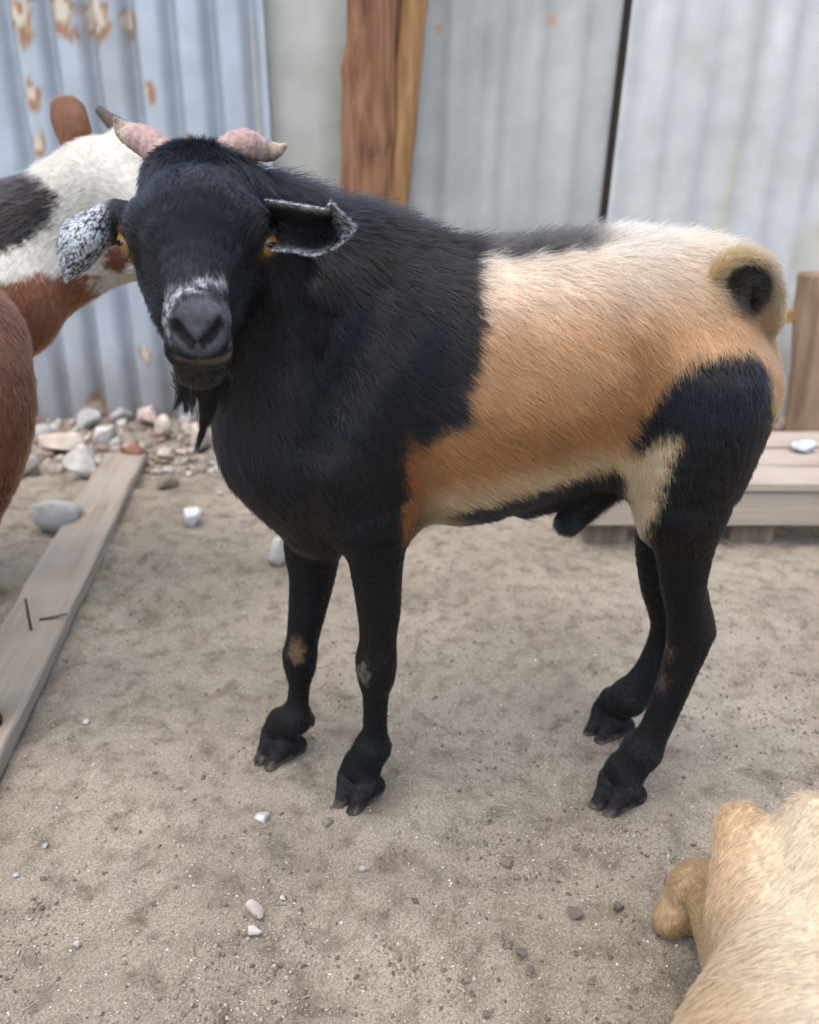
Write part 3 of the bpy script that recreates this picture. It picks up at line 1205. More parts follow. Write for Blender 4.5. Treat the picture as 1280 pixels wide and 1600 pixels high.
def make_hoof(root, p, heading, size, col, name="hoof"):
    """cloven hoof whose toe points along heading; p = the ground point under its centre"""
    S = Sculpt()
    hd = np.array([math.cos(heading), math.sin(heading), 0])
    sd = np.array([-hd[1], hd[0], 0])
    p = np.array([p[0], p[1], 0.0])
    up = np.array([0, 0, 1.0])
    for s in (-1, 1):
        o = p + sd * s * size * 0.43
        toe = o - sd * s * size * 0.08 + hd * size * 0.98 + up * size * 0.16
        heel = o - hd * size * 0.72 + up * size * 0.36
        top = o + hd * size * 0.05 + up * size * 0.98
        S.limb([(heel, size * 0.42), (toe, size * 0.24)], k=0.003)
        S.limb([(top, size * 0.49), (toe, size * 0.24)], k=0.005)
        S.limb([(heel, size * 0.42), (top, size * 0.49)], k=0.006)
    S.limb([(p - hd * size * 0.25 + up * size * 0.9, size * 0.6)], k=0.006)
    V, F = S.mesh(0.0022, zmin=-0.003)
    c = np.asarray(col)[None] * (0.7 + 0.6 * fbm(V, 60, 3, 3))[:, None]
    c = mixc_arr(c, (0.16, 0.135, 0.105), sstep(0.015, 0.0, V[:, 2] + (fbm(V, 160, 3, 6) - 0.5) * 0.024) * 0.75)
    return mesh_obj(name, V, F, M_hoof, root, c)


# ------------------------------------------------------------------ the black and tan goat
FL = 0.717       # depth of its near flank: coat patches are drawn in side view on that plane


def side_uv(p):
    x = p.copy()
    x[:, 1] = FL
    return proj(x)


BLACK = np.array((0.0034, 0.0040, 0.0054))
BROWNBLACK = np.array((0.0065, 0.0048, 0.0046))
TAN = np.array((0.50, 0.285, 0.14))
RICH = np.array((0.33, 0.150, 0.052))
CREAM = np.array((0.80, 0.665, 0.51))
WHITEH = np.array((0.90, 0.83, 0.73))


def coat_main(p, n, tw, r):
    u, v = side_uv(p)
    jn = (fbm(p, 55, 3, 71) - 0.5)
    jit = jn * 34 + r.normal(size=len(p)) * 4
    u2 = u + jit
    v2 = v + jit * 0.7
    # tan saddle shading from the cream back to the rich flank and the pale belly edge
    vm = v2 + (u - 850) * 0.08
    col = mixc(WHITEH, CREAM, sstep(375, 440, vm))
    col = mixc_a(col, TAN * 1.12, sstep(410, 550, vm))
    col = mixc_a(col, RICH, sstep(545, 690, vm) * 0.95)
    edge = 838 - (u - 640) * 0.25                     # belly line
    col = mixc_a(col, np.array((0.54, 0.385, 0.22)), sstep(82, 14, edge - v2))
    col = mixc_a(col, RICH * 0.95, sstep(70, 0, np.abs(u2 - 1010)) * sstep(480, 560, v2) * sstep(760, 700, v2) * 0.7)
    col = col * (0.80 + 0.3 * fbm(p, 130, 2, 5) + 0.22 * (r.random(len(p)) - 0.4))[:, None]
    mott = fbm(p * np.array([1, 1, 2.2]), 22, 4, 15)
    col = col * (0.70 + 0.60 * mott)[:, None]
    col = mixc_a(col, RICH * 0.6, (r.random(len(p)) < 0.07) * 0.6)
    blk = mixc(BLACK, BROWNBLACK, sstep(0.35, 0.65, fbm(p, 14, 3, 9)) * 0.7) * (0.8 + 0.5 * r.random(len(p)))[:, None]
    # black forehand
    fore = in_poly(u2, v2, [(0, 0), (742, 0), (752, 400), (756, 480), (748, 555), (728, 610), (724, 655), (690, 672), (655, 700), (638, 742), (632, 800), (645, 900), (645, 1600), (0, 1600)])
    m = sstep(5, -5, fore)
    m = np.maximum(m, tw.get("fore", 0) * 1.0)
    # black dorsal stripe along the spine's far side
    spine_y = 0.806
    dors = sstep(-0.006, 0.003, p[:, 1] - spine_y + jn * 0.02) * sstep(0.25, 0.5, n[:, 2]) * sstep(1010, 930, u2)
    m = np.maximum(m, dors * 0.95)
    # black hind leg with its pale wedge in front
    hind = in_poly(u2, v2, [(990, 712), (1008, 662), (1040, 612), (1085, 576), (1140, 560), (1196, 556), (1222, 590), (1235, 690), (1300, 900), (1300, 1600), (900, 1600), (900, 1000), (1012, 860), (1040, 800), (1052, 740), (1080, 690), (1050, 690), (1012, 712)])
    hb = sstep(5, -5, hind)
    hb = np.maximum(hb * (1 - tw.get("saddle", 0) * sstep(0.5, 0.9, tw.get("saddle", 0)) * 0), tw.get("hindleg", 0))
    m = np.maximum(m, hb)
    # black belly underside
    bel = sstep(8, -6, edge - v2 - 6) * sstep(660, 720, u2)
    bel = np.maximum(bel, sstep(-0.55, -0.8, n[:, 2]) * sstep(660, 720, u2) * sstep(1000, 980, u2) * sstep(700, 740, v2))
    m = np.maximum(m, bel)
    wedge = in_poly(u2, v2, [(976, 735), (1008, 712), (1046, 690), (1072, 686), (1052, 740), (1040, 800), (1030, 880), (1018, 920), (1006, 860), (994, 800)])
    wm = sstep(4, -6, wedge) * (p[:, 1] < 0.80)
    out = mixc_a(col, blk, m)
    out = mixc_a(out, np.array((0.52, 0.40, 0.25)) * (0.8 + 0.4 * r.random(len(p)))[:, None], wm * 0.9)
    # rusty fringe behind the elbow
    fr = sstep(14, 0, np.abs(u2 - 640)) * sstep(660, 720, v2) * sstep(880, 840, v2) * (p[:, 1] < 0.82)
    out = mixc_a(out, np.array((0.30, 0.11, 0.035)), fr * 0.8 * (1 - tw.get("fore", 0) * 0.0))
    # head: black with amber round the eyes, white frost over the nose, grey lips
    hd = tw.get("head", np.zeros(len(p)))
    if np.any(hd > 0.2):
        hu, hv = proj(np.stack([p[:, 0], np.full(len(p), 0.655), p[:, 2]], -1))
        x0 = P(309, 400, 0.65)[0]
        hz = P(309, 400, 0.65)[2]
        out = mixc_a(out, BLACK * (0.8 + 0.6 * r.random(len(p)))[:, None], hd)
        for e in EYES:
            de = np.linalg.norm(p - e, axis=1)
            out = mixc_a(out, np.array((0.10, 0.05, 0.02)), sstep(0.019, 0.012, de + jn * 0.012) * 0.7 * hd)
        nz = NOSE
        d = p - nz
        ring = np.sqrt((d[:, 0] / 0.0255) ** 2 + ((d[:, 2] - 0.001) / 0.0265) ** 2)
        sp = sstep(0.40, 0.60, vnoise(p, 480, 3)) * (0.35 + 0.65 * (r.random(len(p)) > 0.35))
        fm = sstep(0.80, 0.95, ring + jn * 0.3) * sstep(1.28, 0.98, ring + jn * 0.5) * sstep(-0.022, 0.004, d[:, 2]) * (d[:, 1] < 0.05)
        out = mixc_a(out, np.array((0.50, 0.50, 0.51)), fm * sp * 0.9 * hd)
        lip = sstep(-0.018, -0.030, d[:, 2]) * sstep(-0.062, -0.05, d[:, 2]) * sstep(0.036, 0.022, np.abs(d[:, 0])) * (d[:, 1] < 0.04)
        out = mixc_a(out, np.array((0.045, 0.038, 0.030)), lip * (0.15 + 0.6 * sp) * hd)
        ml = np.abs(p[:, 2] - (LIPZ - 8.0 * d[:, 0] ** 2 * -1.0) - 0.003)
        out = mixc_a(out, np.array((0.20, 0.15, 0.095)), sstep(0.0035, 0.001, ml + jn * 0.002) * sstep(0.026, 0.018, np.abs(d[:, 0])) * (d[:, 1] < 0.03) * 0.45 * hd)
        pad = sstep(0.85, 0.7, ring) * (d[:, 1] < 0.03)
        out = mixc_a(out, np.array((0.036, 0.035, 0.040)) * 1.7 * (0.6 + 0.8 * vnoise(p, 300, 8))[:, None], pad * hd)
        dn = np.min([np.linalg.norm(p - q, axis=1) for q in NOSTRIL], 0)
        out = mixc_a(out, np.array((0.004, 0.0035, 0.004)), sstep(0.0050, 0.0036, dn) * hd)
    # tail: blond brush, black underside
    tl = tw.get("tail", np.zeros(len(p)))
    out = mixc_a(out, np.array((0.56, 0.40, 0.20)) * (0.8 + 0.5 * r.random(len(p)))[:, None], tl)
    td = tw.get("tailskin", np.zeros(len(p)))
    out = mixc_a(out, np.array((0.015, 0.013, 0.013)), td)
    dt = np.hypot(p[:, 0] - TAILC[0], (p[:, 2] - TAILC[2]) * 0.85) + (p[:, 1] < 0.74) * 1.0
    out = mixc_a(out, np.array((0.006, 0.005, 0.005)), sstep(0.0235, 0.018, dt) * np.clip(tl + td, 0, 1))
    # worn knees
    for (q, rad, c) in KNEE_MARKS:
        dk = np.linalg.norm((p - q) / np.array([1, 1, 1.5]), axis=1)
        out = mixc_a(out, c, sstep(rad, rad * 0.4, dk + (fbm(p, 240, 2, 3) - 0.5) * 0.022) * 0.75)
    return out


def mixc_a(a, b, t):
    t = np.asarray(t)[:, None]
    return np.asarray(a) * (1 - t) + np.asarray(b) * t


goat = empty("goat", (0.1, 0.82, 0), "black-headed goat with a tan and cream saddle standing in the middle, looking at the viewer", "goat")
S = Sculpt()
BACKF = (0.85, 0.0, -0.70)
# trunk
tr = pp((600, 602, .825, 214), (780, 596, .825, 188), (940, 566, .825, 164), (1024, 530, .828, 126), (1066, 526, .83, 104))
S.limb(tr[:3], k=0.05, sc=(1, 1.32, 1), flow=BACKF, L=0.016, lift=0.20, tag="saddle")
S.limb(tr[2:], k=0.05, sc=(1, 1.30, 1), flow=(0.7, 0, -0.8), L=0.015, lift=0.22, tag="saddle")
S.limb(pp((730, 686, .82, 110), (900, 636, .825, 88)), k=0.06, sc=(1, 1.0, 1), flow=(0.75, 0, -0.55), L=0.015, lift=0.2, tag="saddle")
# ridge of longer hair on the spine
S.limb(pp((580, 412, .83, 24), (700, 420, .832, 20), (860, 418, .832, 18), (1040, 412, .834, 18), (1120, 425, .834, 20)), k=0.03, flow=(0.9, 0, 0.25), L=0.046, lift=1.5, tag="saddle", dens=1.4)
# neck and chest
S.limb(pp((352, 372, .765, 82), (450, 450, .80, 104), (545, 520, .82, 142)), k=0.05, sc=(1, 1.15, 1), flow=(0.55, 0, -0.85), L=0.022, lift=0.15, tag="fore")
S.limb(pp((365, 480, .755, 72), (430, 600, .79, 92), (470, 690, .81, 104)), k=0.05, sc=(1, 1.1, 1), flow=(0.35, -0.1, -0.95), L=0.022, lift=0.14, tag="fore")
S.limb(pp((470, 690, .81, 105), (510, 790, .815, 78)), k=0.05, sc=(1, 1.1, 1), flow=(0.3, 0, -1), L=0.02, lift=0.18, tag="fore")
# crest with the mane
S.limb(pp((415, 318, .785, 26), (500, 368, .81, 30), (600, 412, .828, 28)), k=0.035, flow=(0.85, 0.0, 0.15), L=0.042, lift=1.0, tag="fore", dens=1.5)
# near shoulder and foreleg
S.limb(pp((565, 560, .765, 85), (545, 690, .758, 90), (585, 800, .758, 62)), k=0.045, sc=(1, 1.25, 1), flow=(0.45, 0, -0.9), L=0.012, lift=0.11, tag="fore")
S.limb(pp((585, 800, .762, 60), (588, 880, .772, 42), (592, 950, .780, 34), (591, 995, .786, 29), (588, 1032, .788, 32), (588, 1056, .790, 29), (587, 1088, .796, 20), (586, 1140, .801, 19), (582, 1168, .802, 25)), k=0.014, L=0.006, lift=0.16, tag="fore", dens=0.9)
foot(S, pp((582, 1168, .802, 25))[0], Q(560, 1248, 0), math.radians(240), 0.0275, "fore")
# far foreleg
S.limb(pp((510, 740, .875, 70), (490, 850, .872, 46), (488, 900, .872, 36), (480, 955, .872, 29), (473, 998, .872, 25), (469, 1024, .870, 27), (469, 1043, .871, 24), (468, 1068, .871, 17), (465, 1100, .870, 17), (461, 1122, .868, 23)), k=0.014, L=0.006, lift=0.16, tag="fore", dens=0.9)
foot(S, pp((461, 1122, .868, 23))[0], Q(438, 1180, 0), math.radians(232), 0.0275, "fore")
# near hind leg
S.limb(pp((1106, 562, .79, 78), (1112, 620, .768, 90), (1090, 720, .765, 77), (1072, 800, .768, 56)), k=0.04, sc=(1, 1.2, 1), flow=(0.15, 0, -1), L=0.013, lift=0.15, tag="saddle")
S.limb(pp((1162, 610, .79, 50), (1118, 735, .78, 34)), k=0.03, flow=(-.1, 0, -1), L=0.012, lift=0.15, tag="saddle")
S.limb(pp((1072, 800, .770, 56), (1069, 868, .776, 42), (1068, 910, .782, 35), (1072, 955, .792, 30), (1076, 996, .798, 33), (1060, 1050, .798, 27), (1026, 1135, .797, 23), (1004, 1172, .796, 27)), k=0.014, L=0.006, lift=0.16, tag="hindleg", dens=0.9)
S.limb(pp((1088, 925, .80, 12), (1103, 984, .808, 12)), k=0.02, L=0.007, tag="hindleg")
foot(S, pp((1004, 1172, .796, 27))[0], Q(964, 1254, 0), math.radians(218), 0.0275, "hindleg")
# flank fold
S.limb(pp((965, 690, .775, 44), (1010, 745, .772, 32), (1034, 810, .774, 24)), k=0.035, sc=(1, 1.5, 1), flow=(0.3, 0, -1), L=0.016, lift=0.2, tag="saddle")
# far hind leg
S.limb(pp((1120, 600, .885, 90), (1075, 740, .888, 70), (1040, 840, .892, 46), (1035, 910, .897, 34), (1047, 980, .914, 29), (1018, 1048, .912, 25), (982, 1090, .908, 26)), k=0.014, L=0.006, lift=0.16, tag="hindleg", dens=0.9)
foot(S, pp((982, 1090, .908, 26))[0], Q(950, 1144, 0), math.radians(215), 0.0275, "hindleg")
# sheath
S.limb(pp((820, 782, .825, 18), (920, 764, .825, 22), (985, 735, .825, 34)), k=0.03, flow=(0.6, 0, -0.5), L=0.016, lift=0.2, tag="hindleg")
S.limb(pp((935, 770, .825, 22), (890, 812, .825, 21)), k=0.012, L=0.010, lift=0.2, tag="hindleg")
# tail
S.limb(pp((1092, 470, .83, 26), (1112, 450, .80, 14), (1120, 426, .785, 10), (1140, 405, .78, 10), (1172, 398, .78, 10), (1202, 418, .782, 11), (1214, 466, .786, 11), (1212, 505, .79, 8)), k=0.007, L=0.010, lift=0.8, tag="tail", dens=1.8)
S.limb(pp((1140, 530, .80, 22), (1150, 478, .792, 20), (1156, 440, .79, 20), (1178, 436, .79, 20), (1192, 474, .792, 16), (1194, 512, .796, 16)), k=0.005, L=0.004, lift=0.3, tag="tailskin", dens=0.8)
S.limb(pp((1165, 530, .83, 36), (1190, 585, .825, 26), (1190, 640, .81, 22)), k=0.03, flow=(0, 0, -1), L=0.01, lift=0.2, tag="saddle")
# head
UPF = (0, 0.35, 1.0)
EYES = [P(208, 378, .708), P(411, 381, .708)]
NOSE = P(309, 516, .592)
S.limb(pp((308, 312, .742, 66), (308, 352, .704, 79)), k=0.04, flow=(0.05, -0.5, -0.8), L=0.013, lift=0.22, tag="head")
S.limb(pp((277, 284, .748, 35),), k=0.035, flow=(-0.35, -0.6, -0.6), L=0.014, lift=0.22, tag="head")
S.limb(pp((341, 284, .748, 35),), k=0.035, flow=(0.35, -0.6, -0.6), L=0.014, lift=0.22, tag="head")
S.limb(pp((308, 365, .690, 76), (308, 440, .652, 54), (308, 492, .622, 44)), k=0.025, flow=UPF, L=0.007, lift=0.2, tag="head")
S.limb(pp((309, 508, .614, 44), (310, 530, .610, 42)), k=0.015, flow=(0, 0.6, 0.8), L=0.002, lift=0.2, tag="head", dens=0.5)
for s in (-1, 1):
    S.limb(pp((309 + s * 26, 506, .606, 20), (309 + s * 22, 530, .604, 18)), k=0.010, flow=(0, 0.5, 0.8), L=0.002, lift=0.2, tag="head", dens=0.5)
S.limb(pp((283, 548, .614, 25), (337, 548, .614, 25)), k=0.010, flow=(0, 0.2, -1), L=0.002, lift=0.2, tag="head", dens=0.35)
S.limb(pp((300, 574, .630, 22), (322, 574, .630, 22)), k=0.006, flow=(0, 0.3, -1), L=0.004, lift=0.3, tag="head")
S.limb(pp((312, 570, .632, 26), (312, 535, .685, 42), (312, 455, .748, 64)), k=0.02, flow=(0, 1, -0.2), L=0.009, lift=0.2, tag="head")
S.limb(pp((258, 418, .724, 40), (272, 478, .692, 30)), k=0.03, flow=(-0.3, 0.6, -0.7), L=0.008, lift=0.2, tag="head")
S.limb(pp((360, 418, .724, 40), (346, 478, .692, 30)), k=0.03, flow=(0.3, 0.6, -0.7), L=0.008, lift=0.2, tag="head")
# eye sockets: brows above, lids round
S.limb(pp((232, 350, .700, 33), (216, 356, .712, 28)), k=0.02, flow=(-0.6, 0.4, 0.5), L=0.006, lift=0.2, tag="head")
S.limb(pp((386, 352, .700, 33), (402, 358, .712, 28)), k=0.02, flow=(0.6, 0.4, 0.5), L=0.006, lift=0.2, tag="head")
for e, s in zip(EYES, (-1, 1)):
    S.limb([(e + np.array([-s * 0.004, 0.006, 0.0]), 0.0135)], k=0.012, flow=(s * 0.5, 0.5, -0.5), L=0.003, lift=0.2, tag="head", dens=0.2)
    S.cut([(e + np.array([s * 0.0105, -0.0068, 0.0]), 0.0080)], k=0.003, sc=(1, 1, 1.45))
# nostrils and mouth
NOSTRIL = []
for s in (-1, 1):
    NOSTRIL += [S.hit(309 + s * x, y, -0.002) for x, y in ((10, 535), (17, 529), (23, 523), (28, 516), (34, 506))]
    S.cut([(S.hit(309 + s * x, y), r_) for x, y, r_ in ((8, 536, .0024), (17, 529, .0042), (28, 516, .0050), (35, 503, .0032))], k=0.002)
S.cut([(S.hit(309, 537), 0.0026), (S.hit(309, 560), 0.0024)], k=0.003)
S.cut([(S.hit(x, y), 0.0026) for x, y in ((266, 552), (276, 562), (290, 569), (311, 572), (332, 569), (346, 562), (355, 552))], k=0.003)

for pth, r_ in ((((600, 440), (572, 520), (520, 600), (490, 690)), .016), (((468, 430), (462, 500), (440, 560)), .010)):
    S.cut([(S.hit(x, y, out=r_ * 0.80), r_) for x, y in pth], k=0.028)
LIPZ = S.hit(311, 572)[2]
TAILC = P(1164, 454, .79)
KNEE_MARKS = [(S.hit(464, 1012, 0), 0.013, np.array((0.17, 0.10, 0.05))), (S.hit(566, 1052, 0), 0.010, np.array((0.15, 0.135, 0.11))),
              (S.hit(1046, 1020, 0), 0.009, np.array((0.15, 0.085, 0.04))), (S.hit(1036, 1062, 0), 0.009, np.array((0.09, 0.055, 0.03)))]

body = build_animal(S, goat, coat_main, 0.0027, 420000, 11, width=0.00026, gravity=0.12)

# eyes
M_eye = mat_attr("amber_eye", rough=0.08, spec=0.6)
M_pupil = mat_attr("eye_pupil", rough=0.1, spec=0.6)


def sphere_mesh(c, r, sub=ICO3):
    return sub[0] * r + c, sub[1]


for e, s in zip(EYES, (-1, 1)):
    look = np.array([s * 0.66, -0.75, -0.02])
    look /= np.linalg.norm(look)
    cen = e + np.array([s * 0.0018, -0.0010, 0])
    V, F = sphere_mesh(cen, 0.0108)
    d = (V - cen) / 0.0108 @ look
    c = np.where((d > 0.55)[:, None], np.array([[0.24, 0.12, 0.035]]), np.array([[0.22, 0.13, 0.07]]))
    eo = mesh_obj("eye", V, F, M_eye, goat, c)
    # bar-shaped pupil
    up = np.array([0, 0, 1.0])
    si = np.cross(look, up)
    V2, F2 = sphere_mesh(np.zeros(3), 1.0, ICO2)
    V2 = cen + look * 0.0099 + V2[:, :1] * si * 0.0050 + V2[:, 1:2] * up * 0.0026 + V2[:, 2:] * look * 0.0014
    mesh_obj("pupil", V2, F2, M_pupil, eo, np.tile((0.004, 0.004, 0.005), (len(V2), 1)))


# horns
def horn(spec, cols, seed):
    pts = np.array([P(x, y, Y) for x, y, Y, _ in spec])
    rad = np.array([[r * pxscale(P(x, y, Y))] for x, y, Y, r in spec])
    n = 46
    pc = catmull(pts, n)
    rc = np.maximum(catmull(rad, n)[:, 0], 0.0012)
    rc *= 1 + 0.03 * np.sin(np.linspace(0, 60, n)) + 0.03 * np.sin(np.linspace(0, 17, n) + seed)
    cc = catmull(np.array(cols), n)
    o = tube("horn", pc, rc, M_horn, goat, cc, ns=20)
    return o


PINKH = (0.33, 0.215, 0.185)
PALEH = (0.40, 0.31, 0.265)
TANH = (0.36, 0.27, 0.20)
DARKH = (0.20, 0.15, 0.11)
horn([(268, 268, .752, 29), (252, 242, .756, 28), (236, 226, .760, 25), (220, 217, .766, 22), (206, 212, .771, 19), (194, 204, .772, 15), (186, 194, .770, 10), (179, 184, .766, 3)],
     [(0.16, 0.06, 0.06), PINKH, PINKH, PINKH, PALEH, TANH, TANH, DARKH], 1)
horn([(346, 264, .752, 29), (362, 238, .756, 28), (380, 228, .760, 25), (396, 229, .766, 22), (410, 234, .770, 18), (423, 236, .770, 15), (436, 233, .768, 10), (448, 226, .766, 3)],
     [(0.16, 0.06, 0.06), PINKH, PINKH, PINKH, PALEH, DARKH, TANH, TANH], 2)


# ears: thick curved sheets
def sheet_part(name, rows, thick, parent, colfn, nu=84, nv=60, mat=None):
    R = [catmull([P(*q) for q in row], nv) for row in rows]
    R = np.array(R)
    G = np.array([catmull(R[:, j], nu) for j in range(nv)]).transpose(1, 0, 2)
    du = np.gradient(G, axis=0)
    dv = np.gradient(G, axis=1)
    N = np.cross(du, dv)
    N /= np.linalg.norm(N, axis=2)[..., None] + 1e-12
    uu = np.linspace(0, 1, nu)[:, None]
    vv = np.linspace(0, 1, nv)[None, :]
    th = thick * (0.25 + 0.75 * np.minimum(1, 5 * np.minimum(vv, 1 - vv))) * np.minimum(1, 0.3 + 5 * (1 - uu))
    A = G + N * th[..., None] / 2
    B = G - N * th[..., None] / 2
    V = np.concatenate([A.reshape(-1, 3), B.reshape(-1, 3)])
    n = nu * nv
    idx = np.arange(n).reshape(nu, nv)
    F1 = np.stack([idx[:-1, :-1], idx[1:, :-1], idx[1:, 1:], idx[:-1, 1:]], -1).reshape(-1, 4)
    F2 = F1[:, ::-1] + n
    rim = np.concatenate([idx[:, 0], idx[-1, 1:], idx[-2::-1, -1], idx[0, -2:0:-1]])
    r2 = np.roll(rim, -1)
    F3 = np.stack([rim, rim + n, r2 + n, r2], -1)
    F = np.concatenate([F1, F2, F3])
    U = np.concatenate([np.broadcast_to(uu, (nu, nv)).ravel()] * 2)
    Vv = np.concatenate([np.broadcast_to(vv, (nu, nv)).ravel()] * 2)
    side = np.concatenate([np.ones(n), -np.ones(n)])
    col = colfn(V, U, Vv, side)
    o = mesh_obj(name, V, F, mat or M_ear, parent, col)
    Nv = np.concatenate([N.reshape(-1, 3), -N.reshape(-1, 3)])
    flow = np.concatenate([du.reshape(-1, 3)] * 2)
    flow /= np.linalg.norm(flow, axis=1)[:, None] + 1e-9
    return o, V, F, Nv, flow, col


def ear_hair(o, V, F, N, flow, col, count, seed, L=0.0035):
    global TW
    TW = {}
    n = len(V)
    # carry the speckle of the skin onto the hairs
    def cf(p, nn, tw, r):
        return EARCOL(p, nn, r)
    grow("coat", o, V, F, N, flow, np.full(n, L), np.full(n, 0.3), np.ones(n), cf, count, seed, 0.00022, backcull=0.7, npt=3)


def speckle(V, seed, r=None):
    a = fbm(V, 800, 2, seed) + 0.25 * (fbm(V, 60, 2, seed + 3) - 0.5)
    return sstep(0.42, 0.56, a)


def ear_left_col(V, U, Vv, side):
    s = speckle(V, 5)
    frost = sstep(0.18, 0.36, U) * np.where(side > 0, 1, 1)
    c = mixc_a(np.tile((0.02, 0.02, 0.022), (len(V), 1)), np.array((0.54, 0.55, 0.57)), s * frost)
    return c


def ear_right_col(V, U, Vv, side):
    s = speckle(V, 8)
    rimw = np.maximum(sstep(0.16, 0.0, Vv), sstep(0.84, 1.0, Vv)) * 0.85
    rimw = np.maximum(rimw, sstep(0.62, 0.95, U) * 0.9)
    inside = np.where(side > 0, 1.0, 0.0)
    fr = np.maximum(rimw, 0.0)
    c = mixc_a(np.tile((0.013, 0.012, 0.012), (len(V), 1)), np.array((0.45, 0.455, 0.465)), s * fr)
    return c


earL = [[(204, 316, 0.730), (198, 332, 0.716), (192, 350, 0.712), (196, 368, 0.720), (206, 384, 0.726)],
        [(176, 312, 0.723), (172, 328, 0.710), (172, 348, 0.707), (176, 366, 0.715), (180, 382, 0.725)],
        [(142, 326, 0.712), (140, 344, 0.696), (146, 366, 0.692), (156, 386, 0.700), (160, 396, 0.714)],
        [(112, 340, 0.710), (108, 362, 0.694), (116, 388, 0.690), (130, 410, 0.698), (138, 420, 0.710)],
        [(96, 356, 0.712), (94, 380, 0.704), (98, 402, 0.700), (110, 424, 0.702), (116, 432, 0.710)],
        [(94, 392, 0.710), (95, 408, 0.708), (98, 424, 0.706), (102, 434, 0.707), (105, 440, 0.709)]]
earR = [[(412, 312, 0.696), (424, 330, 0.714), (428, 350, 0.720), (428, 372, 0.712), (424, 392, 0.694)],
        [(442, 316, 0.686), (452, 332, 0.712), (456, 354, 0.726), (458, 378, 0.716), (458, 394, 0.694)],
        [(476, 322, 0.680), (484, 338, 0.710), (490, 358, 0.724), (490, 382, 0.712), (490, 400, 0.692)],
        [(506, 326, 0.678), (512, 340, 0.704), (518, 358, 0.714), (520, 376, 0.706), (520, 390, 0.692)],
        [(518, 318, 0.678), (526, 338, 0.694), (534, 354, 0.700), (538, 366, 0.698), (540, 376, 0.692)],
        [(540, 340, 0.686), (546, 346, 0.690), (552, 353, 0.692), (554, 357, 0.692), (556, 361, 0.691)]]
o1, V1, F1, N1, fl1, c1 = sheet_part("ear", earL, 0.0045, goat, ear_left_col)
o1["label"] = "folded ear frosted white, on the left in the picture"
o2, V2, F2, N2, fl2, c2 = sheet_part("ear", earR, 0.0045, goat, ear_right_col)
o2["label"] = "cupped dark ear with a frosted rim, on the right in the picture"


def nearest_col(Vs, cs):
    # small lookup grid: colour of the closest ear vertex
    def f(p, nn, r):
        out = np.empty((len(p), 3))
        for i in range(0, len(p), 2000):
            q = p[i:i + 2000]
            d = (Vs ** 2).sum(1)[None] - 2 * q @ Vs.T
            out[i:i + 2000] = cs[d.argmin(1)]
        return out * (0.75 + 0.5 * r.random(len(p)))[:, None]
    return f


EARCOL = nearest_col(V1, c1)
ear_hair(o1, V1, F1, N1, fl1, c1, 7000, 21)
EARCOL = nearest_col(V2, c2)
ear_hair(o2, V2, F2, N2, fl2, c2, 7000, 22, 0.005)


# beard: pointed wisps
def wisps(name, parent, specs, seed, col, width=0.0003, mat=None):
    r = np.random.default_rng(seed)
    PT, RD, CL = [], [], []
    for (a, b, spread, n, bend) in specs:
        a, b = np.asarray(a, float), np.asarray(b, float)
        for _ in range(n):
            o = r.normal(size=3) * spread
            t = np.linspace(0, r.uniform(0.55, 1.05), 6)[:, None]
            w = (1 - t) ** 0.7 if True else 1
            w = np.clip(1 - t, 0.04, 1)
            cu = a + (b - a) * t + o * w + np.asarray(bend) * (t * (1 - t)) * 4 + r.normal(size=3) * 0.0012 * t
            PT.append(cu)
            RD.append(np.linspace(1, 0.3, 6) * width * r.uniform(0.7, 1.3))
            CL.append(np.asarray(col) * r.uniform(0.7, 1.5))
    return curves_obj(name, np.array(PT), np.array(RD), np.array(CL), parent, mat)


B = lambda x, y, Y: P(x, y, Y)
wisps("beard", goat, [
    (B(322, 588, .65), B(306, 704, .655), 0.0045, 210, (0.004, 0, 0)),
    (B(334, 590, .66), B(322, 668, .66), 0.005, 150, (0.003, 0, 0)),
    (B(300, 588, .655), B(300, 650, .65), 0.004, 90, (0, 0, 0)),
    (B(288, 585, .66), B(272, 640, .66), 0.004, 130, (0.002, 0, 0)),
    (B(285, 592, .66), B(290, 648, .66), 0.004, 120, (0.002, 0, 0)),
    (B(345, 588, .67), B(345, 650, .675), 0.006, 130, (0.002, 0, 0)),
], 31, BLACK * 0.9)
# tuft at the tail head and behind the elbow
wisps("rump_tuft", goat, [(B(1060, 410, .835), B(1072, 358, .845), 0.004, 80, (0, 0, 0))], 32, (0.05, 0.04, 0.035), width=0.0002)
wisps("rump_tuft", goat, [(B(1078, 404, .842), B(1102, 362, .85), 0.010, 700, (-0.003, 0, 0.004)), (B(1045, 404, .842), B(1080, 368, .85), 0.009, 400, (-.002, 0, .002))], 33, (0.60, 0.50, 0.40), width=0.00018)

HOOFC = (0.016, 0.015, 0.016)
make_hoof(goat, Q(560, 1248, 0), math.radians(240), 0.0275, HOOFC)
make_hoof(goat, Q(438, 1180, 0), math.radians(232), 0.0275, HOOFC)
make_hoof(goat, Q(964, 1254, 0), math.radians(218), 0.0275, HOOFC)
make_hoof(goat, Q(950, 1144, 0), math.radians(215), 0.0275, HOOFC)


